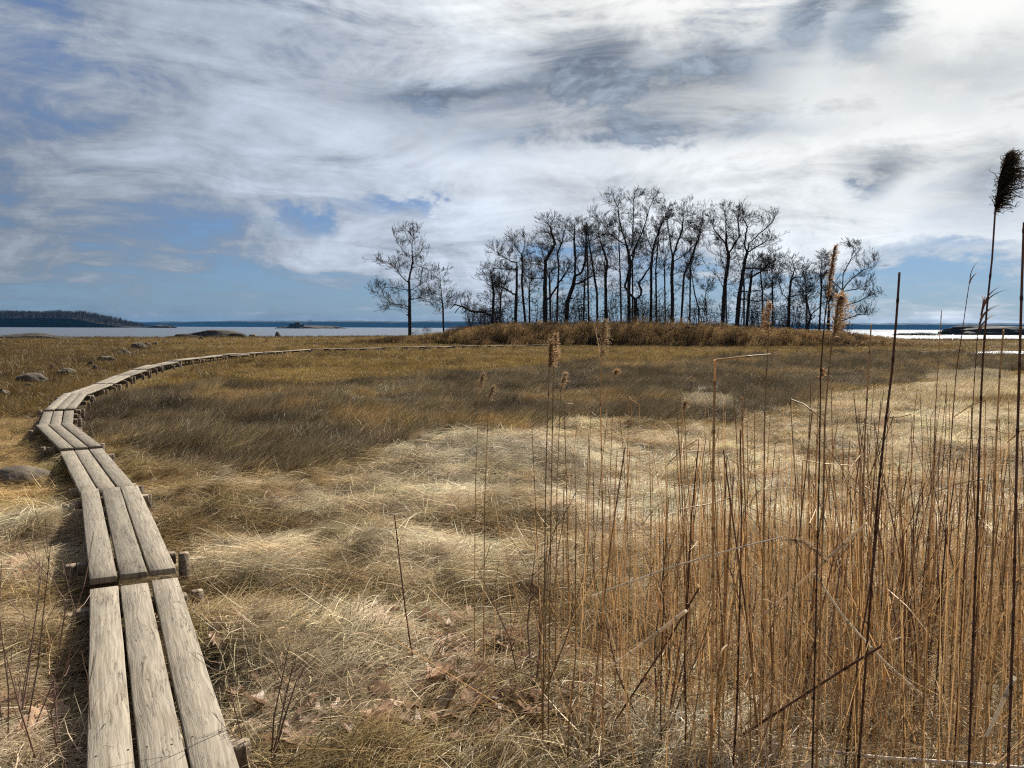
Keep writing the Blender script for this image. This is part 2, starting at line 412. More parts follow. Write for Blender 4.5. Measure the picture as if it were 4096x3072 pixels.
def build_ground():
    r = [1.5]
    while r[-1] < 290: r.append(r[-1] * 1.0165)
    r = np.array(r)
    ys = np.concatenate([[-250, -60, -15, -5, -2.5], r - 1.5 + .3, [330, 420, 700, 1500, 4000, 9000, 16000]])
    half = np.concatenate([[400, 150, 60, 25, 12], np.maximum(4.5, (r + 3) * .80), [420, 700, 1500, 3500, 8000, 16000, 26000]])
    u = np.linspace(-1, 1, 301)
    Y, U = np.meshgrid(ys, u, indexing='ij'); X = U * half[:, None]
    Z = hgt(X, Y)
    Z = np.where(Y > 300, -2.2, Z)
    b, s, w = zones(X, Y)
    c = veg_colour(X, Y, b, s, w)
    c = c * np.where(s, .26, np.where(Y < 20, .34, .5))[..., None]  # dark thatch and soil, dimmed further so shade in the gaps is painted in
    shore = (Z < -.22)
    c = np.where(shore[..., None], np.array([.20, .16, .115]), c)
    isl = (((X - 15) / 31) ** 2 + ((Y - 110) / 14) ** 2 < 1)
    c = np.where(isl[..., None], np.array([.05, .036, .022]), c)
    n, k = X.shape
    idx = np.arange(n * k).reshape(n, k)
    f = np.stack([idx[:-1, :-1], idx[:-1, 1:], idx[1:, 1:], idx[1:, :-1]], -1).reshape(-1, 4)
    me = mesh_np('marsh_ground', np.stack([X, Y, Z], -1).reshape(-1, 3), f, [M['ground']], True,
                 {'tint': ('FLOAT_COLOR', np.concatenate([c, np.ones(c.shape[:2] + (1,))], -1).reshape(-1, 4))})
    tag(obj('marsh_ground', me), 'flat brown salt marsh ground reaching to the bay', None, kind='structure')
build_ground()

def sheet(name, x0, x1, y0, y1, z, mat):
    me = mesh_np(name, [(x0, y0, z), (x1, y0, z), (x1, y1, z), (x0, y1, z)], [(0, 1, 2, 3)], [mat]); return obj(name, me)
tag(sheet('bay_water', -16000, 16000, 60, 14000, -.35, M['water']), 'rippled grey blue bay water beyond the marsh', kind='structure')
def strip(name, pl, half, z, mat):
    pl = resample_xy(pl, 1.5); d = np.gradient(pl, axis=0); d /= np.linalg.norm(d, axis=1, keepdims=True); nn = np.stack([-d[:, 1], d[:, 0]], -1)
    hw_ = half * np.clip(np.arange(len(pl)) / 4, .15, 1)[:, None]; n = len(pl)
    V = np.concatenate([np.column_stack([pl - nn * hw_, np.full(n, z)]), np.column_stack([pl + nn * hw_, np.full(n, z)])])
    i = np.arange(n - 1); return mesh_np(name, V, np.stack([i, i + 1, n + i + 1, n + i], -1), [mat])
def resample_xy(pl, step):
    out = [pl[0]]
    for a, b in zip(pl[:-1], pl[1:]):
        k = max(1, int(np.linalg.norm(b - a) / step))
        for i in range(1, k + 1): out.append(a + (b - a) * i / k)
    return np.array(out)
tag(obj('creek_water', strip('creek_water', CREEK, 5.2, -.05, M['water'])), 'bright tidal creek winding in from the right edge', kind='structure')
pw = mesh_np('pool_water', [(POOL[0] + .9 * math.cos(a) , POOL[1] + 1.0 * math.sin(a), -.075) for a in np.linspace(0, 2 * math.pi, 24, endpoint=False)] + [(POOL[0], POOL[1], -.075)],
             [(i, (i + 1) % 24, 24) for i in range(24)], [mat_water(.05, 4, .08)])
tag(obj('pool_water', pw), 'small puddle glinting among the dark marsh grass', kind='structure')

# ------------------------------------------------------------------ far shore, headland, islets
def ridge(name, y0, depth, x0, x1, prof, mat, n=260, rows=7, rough=.0, seed=1):
    xs = np.linspace(x0, x1, n); V = []
    for j in range(rows):
        t = (j / (rows - 1)) ** 2.6; h = prof(xs) * min(1, .72 + t) * (1 if t < .6 else .8)
        V.append(np.stack([xs, np.full(n, y0 + depth * t), -1.2 + (h + 1.2) * (1 if 0 < j < rows - 1 else 0) + rough * fbm(xs / 40, np.full(n, j * 3.3), seed, 4) * (0 < j < rows - 1)], -1))
    idx = np.arange(n * rows).reshape(rows, n)
    f = np.stack([idx[:-1, :-1], idx[:-1, 1:], idx[1:, 1:], idx[1:, :-1]], -1).reshape(-1, 4)
    return obj(name, mesh_np(name, np.concatenate(V), f, [mat], False))
def prof_far(xs):
    return 47 + 30 * fbm(xs / 1500, xs * 0, 91, 3) + 8 * fbm(xs / 130, xs * 0, 95, 4) - 14 * sstep(-xs, 1900, 3200)
tag(ridge('far_shore', 5600, 1200, -5600, 5600, prof_far, M['hill'], 1400, 7, 9), 'low wooded far shore fading blue along the horizon', kind='structure')

HD = 1300.0
def hx(px): return (px - 2048) / FPX * HD
def prof_head(xs):
    return 18 * (1 - sstep(xs, hx(240), hx(500))) + 2.0 * (1 - sstep(xs, hx(470), hx(530))) + 2 * fbm(xs / 60, xs * 0, 17, 3)
tag(ridge('headland', HD, 160, hx(-1400), hx(570), prof_head, M['headland'], 200, 7, 1.5), 'low dark headland across the water at left', kind='structure')

def rock_mesh(name, sx, sy, sz, seed, sub=4, sharp=.28, mat='rock'):
    """angular weathered boulder: cube sphere cut by random planes, then roughened"""
    n = 5 * sub; g = np.linspace(-1, 1, n); V = []; F = []
    for ax in range(3):
        for sg in (-1, 1):
            A, B = np.meshgrid(g, g, indexing='ij'); P = np.empty((n, n, 3))
            P[..., ax] = sg; P[..., (ax + 1) % 3] = A; P[..., (ax + 2) % 3] = B
            base = sum(len(v) for v in V); V.append(P.reshape(-1, 3))
            idx = base + np.arange(n * n).reshape(n, n)
            q = np.stack([idx[:-1, :-1], idx[1:, :-1], idx[1:, 1:], idx[:-1, 1:]], -1).reshape(-1, 4)
            F.append(q if sg > 0 else q[:, ::-1])
    V = np.concatenate(V); F = np.concatenate(F)
    V /= np.linalg.norm(V, axis=1, keepdims=True)
    r = np.random.default_rng(seed)
    rad = np.ones(len(V))
    for k in range(9):
        d = r.normal(size=3); d /= np.linalg.norm(d); d[2] = abs(d[2]) * .8
        cut = r.uniform(.62, .95); dp = V @ d
        rad = np.where(dp > .05, np.minimum(rad, cut / np.maximum(dp, .05)), rad)
    rad = rad * (1 + sharp * fbm(V[:, 0] * 2 + 9 * seed, V[:, 1] * 2 + V[:, 2] * 1.7, seed, 4) + .10 * fbm(V[:, 0] * 7 + V[:, 2] * 5, V[:, 1] * 7 - V[:, 2] * 4, seed + 3, 3))
    V = V * rad[:, None] * np.array([sx, sy, sz])
    key = np.round(V, 5); _, inv = np.unique(key, axis=0, return_inverse=True); inv = inv.ravel()
    VV = np.zeros((inv.max() + 1, 3)); VV[inv] = V
    return mesh_np(name, VV, inv[F], [M[mat]], True)

# ------------------------------------------------------------------ boardwalk
DECK = .30
JO = [(657, 3072), (538, 2324), (439, 1965), (326, 1800), (215, 1704), (239, 1643), (304, 1578), (411, 1534), (492, 1502), (556, 1481), (614, 1463), (690, 1446), (778, 1433), (873, 1422), (950, 1415), (1038, 1409.5), (1120, 1405), (1231, 1398), (1364, 1395), (1520, 1391), (1700, 1388), (1900, 1384.3), (2100, 1380.3), (2185, 1378.8)]
JP = [on_plane(x, y, DECK)[:2] for x, y in JO]
d0 = JP[1] - JP[0]; d0 = d0 / np.linalg.norm(d0)
JP[0] = JP[1] - d0 * 3.05
JP.insert(0, JP[0] - d0 * 3.05)
secs = []
for a, b in zip(JP[:-1], JP[1:]):
    L = np.linalg.norm(b - a); k = max(1, int(round(L / 3.3)))
    for i in range(k): secs.append((a + (b - a) * i / k, a + (b - a) * (i + 1) / k))
def box_mesh(name, sx, sy, sz, mat, bev=.006, nx=1, warp=0.0, seed=0):
    """bevelled beam, length along x, with slightly uneven edges"""
    xs = np.linspace(-sx / 2, sx / 2, nx + 1)
    xs = np.concatenate([[xs[0], xs[0] + bev], xs[1:-1], [xs[-1] - bev, xs[-1]]])
    hy, hz = sy / 2, sz / 2
    prof = np.array([(-hy, -hz), (hy, -hz), (hy, hz - bev), (hy - bev, hz), (-hy + bev, hz), (-hy, hz - bev)])
    r = np.random.default_rng(seed); V = []
    for i, x in enumerate(xs):
        p = prof.copy()
        if i in (0, len(xs) - 1): p = p * np.array([1 - bev / hy, 1 - bev / hz])
        p = p + warp * np.array([fbm(np.array([x * 1.3 + seed * 7.1]), np.array([.0]), 3, 3)[0], .5 * fbm(np.array([x * .8 + seed * 3.7]), np.array([4.]), 6, 2)[0]])
        p[:, 0] += np.sign(p[:, 0]) * warp * .35 * r.uniform(-1, .4)
        V.append(np.column_stack([np.full(6, x), p]))
    V = np.concatenate(V); n = len(xs); F = []
    for i in range(n - 1):
        for j in range(6):
            a, b = i * 6 + j, i * 6 + (j + 1) % 6
            F.append((a, b, b + 6, a + 6))
    e = (n - 1) * 6
    F += [(5, 4, 1, 0), (4, 3, 2, 1), (e, e + 1, e + 4, e + 5), (e + 1, e + 2, e + 3, e + 4)]
    return mesh_np(name, V, np.array(F), [mat], False)
ORD = ['first', 'second', 'third', 'fourth', 'fifth', 'sixth', 'seventh', 'eighth', 'ninth', 'tenth', 'eleventh', 'twelfth', 'thirteenth', 'fourteenth', 'fifteenth', 'sixteenth', 'seventeenth', 'eighteenth', 'nineteenth', 'twentieth']
post_me = [box_mesh('stake', .62, .075, .065, M['post'], .006, 3, .012, 60 + i) for i in range(5)]
sleeper_me = [box_mesh('sleeper', .68, .085, .085, M['post'], .006, 3, .008, 80 + i) for i in range(4)]
sleep_far = [box_mesh('sleeper', .60, .10, .10, M['post'], .006, 2, .008, 90 + i) for i in range(2)]
NAIL = mesh_np('nail', [(.0055 * math.cos(a), .0055 * math.sin(a), 0) for a in np.linspace(0, 6.283, 9)[:8]] + [(0, 0, .0016)], [(i, (i + 1) % 8, 8) for i in range(8)], [mat_flat('rusty_iron', (.035, .022, .016), .6)])
rr = random.Random(5)
WALK = []
def add_section(a, b, i, label, z=DECK, wide=3, near=True):
    c = (a + b) / 2; d = b - a; L = float(np.linalg.norm(d)); ang = math.atan2(d[1], d[0])
    if i > 2: ang += rr.uniform(-.02, .02)
    root = tag(empty('boardwalk_section', (c[0], c[1], z), ang), label, 'boardwalk', 'plank sections of the winding boardwalk')
    lift = [0, .010, .045, .0, .04, .005, .042, .0][i % 8]
    root.location.z += lift; root.rotation_euler.y = rr.uniform(-.006, .006)
    if i == 1: root.location.z -= .015; root.rotation_euler.y = .004
    for k in range(wide):
        w = .168 + rr.uniform(-.004, .004)
        ln = L - .06 + rr.uniform(-.015, .02)
        me = box_mesh('plank', ln, w, .045, M['plank'], .005, 8 if L < 6 and i < 9 else 2, .005, i * 3 + k)
        pk = obj('plank', me, root, (rr.uniform(-.012, .012), (k - (wide - 1) / 2) * .186 + rr.uniform(-.003, .003), -.0225 + rr.uniform(-.002, .003)), (0, 0, rr.uniform(-.003, .003)))
        if i < 5:
            for t in (-.46, -.30, .42):
                for sg in (-.055, .055): obj('nail', NAIL, pk, (t * L + rr.uniform(-.02, .02), sg + rr.uniform(-.012, .012), .0235))
    for s, t in enumerate((-.42, .06, .44) if i > 4 else (-.30, .42)):
        far = i > 14
        sl = obj('sleeper', (sleep_far if far else sleeper_me)[rr.randrange(2 if far else 4)], root, (t * L, rr.uniform(-.03, .03), -.101), (0, 0, math.pi / 2 + rr.uniform(-.06, .06)))
        for sg in (-1, 1):
            if i < 5 and rr.random() < .12: continue
            top = -.045 - rr.uniform(0, .07)
            obj('stake', post_me[rr.randrange(5)], root, (t * L + .095 * rr.choice((-1, 1)), sg * (.345 + rr.uniform(-.01, .06)) if not far else sg * .31, top - .31), (rr.uniform(-.05, .05), math.pi / 2 + rr.uniform(-.07, .07), 0))
    WALK.append((a, b))
for i, (a, b) in enumerate(secs):
    if i == 0: lab = 'plank boardwalk section right under the viewpoint, below the bottom edge of the picture'
    elif i == 1: lab = 'nearest weathered three-plank boardwalk section, running out of the bottom edge'
    elif i - 1 < 20: lab = '%s three-plank boardwalk section counted from the bottom edge' % ORD[i - 1]
    else: lab = '%s boardwalk section counted back from the far end at the reed belt' % (ORD[len(secs) - 1 - i] if i < len(secs) - 1 else 'last')
    if i == 0: continue
    add_section(a, b, i, lab)
pa, pb = on_plane(873, 1424.5, DECK - .06)[:2], on_plane(985, 1418.5, DECK - .06)[:2]
add_section(pa, pb, 20, 'short passing platform laid beside the middle of the boardwalk', DECK - .08, 3)

# ------------------------------------------------------------------ boulders and outcrops
ROCKS = []
def boulder(x0, x1, ytop, ybot, label, seed, name='boulder', deep=.8, d=None, sink=.35, grp=None):
    P = on_plane((x0 + x1) / 2, ybot, 0.0)
    Y = P[1] if d is None else d
    X = at_y((x0 + x1) / 2, ybot, Y)[0]
    w = (x1 - x0) / FPX * Y; h = max(.08, (ybot - ytop) / FPX * Y)
    z0 = float(hgt(X, Y)) if d is None or d < 200 else -.4
    zt = at_y((x0 + x1) / 2, ytop, Y)[2] + (0 if d is None else 0)
    h = max(zt - z0, .10) * (.96 if d is None else 1)
    me = rock_mesh(name, w / 2 * 1.08, w / 2 * deep, h * 1.12 / (1), seed, mat='darkrock' if d else 'rock')
    o = obj(name, me, None, (X, Y + w / 2 * deep * .6, z0 - h * .05), (0, 0, 0))
    if d is None: ROCKS.append((X, Y + w / 2 * deep * .6, w / 2, w / 2 * deep))
    tag(o, label, 'rock', grp); return o
BO = [(-110, 209, 1872, 1948, 'rounded brown boulder nearest the viewpoint, left of the boardwalk by the left edge'),
      (37, 180, 1495, 1540, 'largest dark angular boulder in the rock row left of the boardwalk'),
      (134, 178, 1485, 1502, 'small pale rock just behind the largest dark boulder at left'),
      (-25, 34, 1554, 1588, 'pale rounded rock cut by the left edge of the picture'),
      (28, 74, 1530, 1546, 'low tan rock at the foot of the largest dark boulder'),
      (32, 76, 1552, 1568, 'flat tan rock beside the pale rock at the left edge'),
      (80, 139, 1534, 1562, 'pale pointed rock just right of and below the largest dark boulder'),
      (205, 296, 1473, 1497, 'long flat tan rock left of the boardwalk curve'),
      (303, 340, 1427, 1449, 'dark square rock behind the straw tuft left of the boardwalk'),
      (345, 376, 1444, 1470, 'small dark rock right of the straw tuft'),
      (364, 390, 1460, 1480, 'small light wedge of rock in front of the small dark rock'),
      (374, 455, 1424, 1452, 'long grey flat-topped rock in the middle of the rock row'),
      (405, 425, 1412, 1424, 'little dark rock standing behind the long grey flat-topped rock'),
      (462, 521, 1402, 1424, 'low whitish slab in front of the big pale boulder'),
      (458, 505, 1392, 1404, 'low dark rock left of the big pale boulder'),
      (507, 580, 1373, 1401, 'big pale domed boulder towards the far end of the rock row'),
      (566, 604, 1368, 1390, 'grey broken rock right behind the big pale domed boulder'),
      (602, 636, 1368, 1386, 'small dark rock right of the grey broken rock'),
      (640, 682, 1364, 1376, 'flat light rock at the far end of the rock row'),
      (785, 816, 1347, 1362, 'small pale stone in front of the long shore ledge'),
      (818, 852, 1331, 1352, 'round boulder resting against the long shore ledge'),
      (975, 1040, 1335, 1352, 'low rough rock at the right end of the long shore ledge'),
      (1092, 1124, 1327, 1351, 'upright rounded boulder alone on the shoreline')]
for i, (x0, x1, yt, yb, lab) in enumerate(BO):
    boulder(x0, x1, yt, yb, lab, 100 + i, grp='boulders along the marsh left of the boardwalk')
boulder(640, 985, 1321, 1352, 'long dark rock ledge on the shore at left centre', 131, 'rock_outcrop', .5, 140)
boulder(-60, 300, 1334, 1362, 'low dark rock outcrop on the shore at the far left', 132, 'rock_outcrop', .45, 118)
def islet(name, x0, x1, ytop, d, label, seed):
    X = at_y((x0 + x1) / 2, 1310, d)[0]; w = (x1 - x0) / FPX * d
    zt = at_y((x0 + x1) / 2, ytop, d)[2]
    o = obj(name, rock_mesh(name, w / 2, w / 5, zt + .8, seed, 6, .5, 'darkrock'), None, (X, d, -.8)); tag(o, label, 'islet'); return o
islet('rocky_islet', 583, 705, 1299, 1200, 'tiny dark rock islet just right of the wooded headland', 141)
islet('rocky_islet', 1100, 1395, 1301, 1200, 'low flat islet carrying a ruined house and a tree', 142)
islet('rocky_islet', 3690, 4330, 1304, 380, 'dark rocky islet in the glittering water at the right edge', 143)
islet('rock_ledge', 3560, 3800, 1330, 330, 'thin dark rock spit left of the right islet', 144)

def bevel_box(name, sx, sy, sz, mat, parent, loc):
    V = np.array([(x, y, z) for x in (-.5, .5) for y in (-.5, .5) for z in (0, 1)]) * (sx, sy, sz)
    F = [(0, 1, 3, 2), (4, 6, 7, 5), (0, 4, 5, 1), (2, 3, 7, 6), (0, 2, 6, 4), (1, 5, 7, 3)]
    return obj(name, mesh_np(name, V, np.array(F), [mat]), parent, loc)
hp = at_y(1198, 1303, 1205); hs = 1205 / FPX
house = tag(empty('ruined_house', (hp[0], 1192, 1.6)), 'small dark ruined house on the low far islet', 'house')
bevel_box('wall', 60 * hs, 8, 11 * hs, M['wall'], house, (0, 0, 0)); bevel_box('wall', 18 * hs, 7, 17 * hs, M['wall'], house, (3 * hs, .6, 0))
bevel_box('roof', 20 * hs, 8, .8, M['roof'], house, (3 * hs, .6, 17 * hs)); bevel_box('roof', 24 * hs, 8.6, .7, M['roof'], house, (-17 * hs, 0, 11 * hs))
for k in range(5): bevel_box('window', 3.4 * hs, .3, 4 * hs, M['pane'], house, ((-24 + 10 * k) * hs, -4.05, 3 * hs))

# ------------------------------------------------------------------ trees (space colonisation)
def tubes(P, par, rad, sides):
    """tapered prisms for every edge parent->child; returns verts, faces"""
    n = len(P); ch = np.where(par >= 0)[0]; pp = par[ch]
    main = np.full(n, -1); order = np.argsort(rad[ch]); main[pp[order]] = ch[order]
    d_in = np.zeros((n, 3)); e = P[ch] - P[pp]; e = e / np.maximum(np.linalg.norm(e, axis=1, keepdims=True), 1e-9); d_in[ch] = e
    d = d_in.copy(); hm = main >= 0; d[hm] += d_in[main[hm]]
    d = d / np.maximum(np.linalg.norm(d, axis=1, keepdims=True), 1e-9)
    ismain = main[pp] == ch
    d0 = np.where(ismain[:, None], d[pp], d_in[ch]); r0 = np.where(ismain, rad[pp], np.minimum(rad[pp], rad[ch] * 1.25))
    d1 = d[ch]; r1 = rad[ch]
    def ring(C, D, R):
        ref = np.array([.31, .87, .38]); ref /= np.linalg.norm(ref)
        a = np.cross(D, ref); a /= np.maximum(np.linalg.norm(a, axis=1, keepdims=True), 1e-6); b = np.cross(D, a)
        t = np.arange(sides) * 2 * math.pi / sides
        return C[:, None] + R[:, None, None] * (a[:, None] * np.cos(t)[None, :, None] + b[:, None] * np.sin(t)[None, :, None])
    A = ring(P[pp], d0, r0); B = ring(P[ch], d1, r1); m = len(ch)
    V = np.concatenate([A, B], 1).reshape(-1, 3)
    base = np.arange(m)[:, None] * 2 * sides; j = np.arange(sides)[None]; k = (j + 1) % sides
    F = np.stack([base + j, base + k, base + sides + k, base + sides + j], -1).reshape(-1, 4)
    return V, F

def resample(pl, step):
    out = [pl[0]]
    for a, b in zip(pl[:-1], pl[1:]):
        k = max(1, int(math.ceil(np.linalg.norm(b - a) / step)))
        for i in range(1, k + 1): out.append(a + (b - a) * i / k)
    return np.array(out)

def grow(chains, attract, step=.26, kill=.34, infl=2.6, iters=90, seed=0, jitter=.12):
    """chains: list of polylines (first is trunk). Each later chain hangs on the nearest existing node."""
    r = np.random.default_rng(seed); P = []; par = []; seedlen = 0
    for ci, c in enumerate(chains):
        if ci == 0:
            for i, p in enumerate(c): P.append(p); par.append(i - 1)
        else:
            A = np.array(P); j = int(np.argmin(np.linalg.norm(A - c[0], axis=1)))
            for i, p in enumerate(c[1:]):
                P.append(p); par.append(j); j = len(P) - 1
    nseed = len(P)
    cap = 14000; X = np.zeros((cap, 3)); X[:nseed] = P; par = np.array(par + [-1] * (cap - nseed)); n = nseed
    A = attract.copy(); best = np.full(len(A), 1e9); bi = np.zeros(len(A), int); alive = np.ones(len(A), bool)
    lo = 0; last = 0; kids = np.zeros(cap, int); tropism = np.array([0, 0, .10])
    start = max(3, int(len(chains[0]) * .0))
    for it in range(iters):
        new = np.arange(lo, n); new = new[new >= start]
        if len(new):
            D = np.linalg.norm(A[:, None] - X[new][None], axis=2); m = D.argmin(1); dm = D[np.arange(len(A)), m]
            up = dm < best; best[up] = dm[up]; bi[up] = new[m[up]]
        alive &= best > kill
        act = alive & (best < infl)
        if not act.any(): break
        idx = bi[act]; v = A[act] - X[idx]; v /= np.linalg.norm(v, axis=1, keepdims=True)
        nodes, inv = np.unique(idx, return_inverse=True)
        s = np.zeros((len(nodes), 3)); np.add.at(s, inv, v)
        s = s / np.maximum(np.linalg.norm(s, axis=1, keepdims=True), 1e-6) + tropism + r.normal(size=s.shape) * jitter
        s /= np.linalg.norm(s, axis=1, keepdims=True)
        ok = kids[nodes] < 3; nodes, s = nodes[ok], s[ok]
        if len(nodes) == 0 or n + len(nodes) > cap - 5: break
        lo = n; X[n:n + len(nodes)] = X[nodes] + s * step; par[n:n + len(nodes)] = nodes; kids[nodes] += 1; n += len(nodes)
    return X[:n], par[:n], nseed

def finish_tree(P, par, nseed, r_base, r_tip=.016, seed=0, twigs=2, twl=.42):
    r = np.random.default_rng(seed + 50)
    n = len(P); haskid = np.zeros(n, bool); haskid[par[par >= 0]] = True
    tips = np.where(~haskid)[0]; depth1 = tips[tips >= nseed] if nseed < n else tips
    if twigs and len(depth1):
        dirs = P[depth1] - P[par[depth1]]; dirs /= np.maximum(np.linalg.norm(dirs, axis=1, keepdims=True), 1e-6)
        NP, NPar = [P], [par]; cnt = n
        for k in range(twigs):
            v = dirs + r.normal(size=dirs.shape) * .55 + np.array([0, 0, .25]); v /= np.linalg.norm(v, axis=1, keepdims=True)
            L = r.uniform(.5, 1.1, (len(v), 1)) * twl
            NP.append(P[depth1] + v * L * .55); NPar.append(depth1)
            v2 = v + r.normal(size=v.shape) * .35
            NP.append(P[depth1] + v * L * .55 + v2 * L * .5); NPar.append(cnt + np.arange(len(v))); cnt += 2 * len(v)
        # short side twigs along thin branches
        sidx = np.arange(nseed, n)
        if len(sidx):
            sidx = sidx[r.random(len(sidx)) < .55]
            v = r.normal(size=(len(sidx), 3)) + np.array([0, 0, .5]); v /= np.linalg.norm(v, axis=1, keepdims=True)
            NP.append(P[sidx] + v * r.uniform(.2, .55, (len(sidx), 1))); NPar.append(sidx)
        P = np.concatenate(NP); par = np.concatenate(NPar)
    n = len(P); w = np.zeros(n); deg = np.zeros(n, int); np.add.at(deg, par[par >= 0], 1)
    w[deg == 0] = 1.0
    pending = deg.copy(); stack = list(np.where(deg == 0)[0])
    while stack:
        i = stack.pop(); p = par[i]
        if p < 0: continue
        w[p] += w[i]; pending[p] -= 1
        if pending[p] == 0: stack.append(p)
    rad = r_base * (w / w.max()) ** .60
    return P, par, np.maximum(rad, r_tip)

def ell_points(cx, cy, rx, ry, Y, r, dens):
    s = Y / FPX; C = at_y(cx, cy, Y); a, b = rx * s, ry * s; c = max(a, .8) * .9
    a, b, c = a * 1.10, b * 1.08, c * 1.10; k = int(np.clip(9.5 * math.sqrt(a * b * c) + 6, 10, 38)) if dens > 1 else 40
    v = r.normal(size=(k, 3)); v /= np.linalg.norm(v, axis=1, keepdims=True); v *= .95 * r.uniform(0.1, 1, (k, 1)) ** .33
    return C + v * np.array([a, c, b])

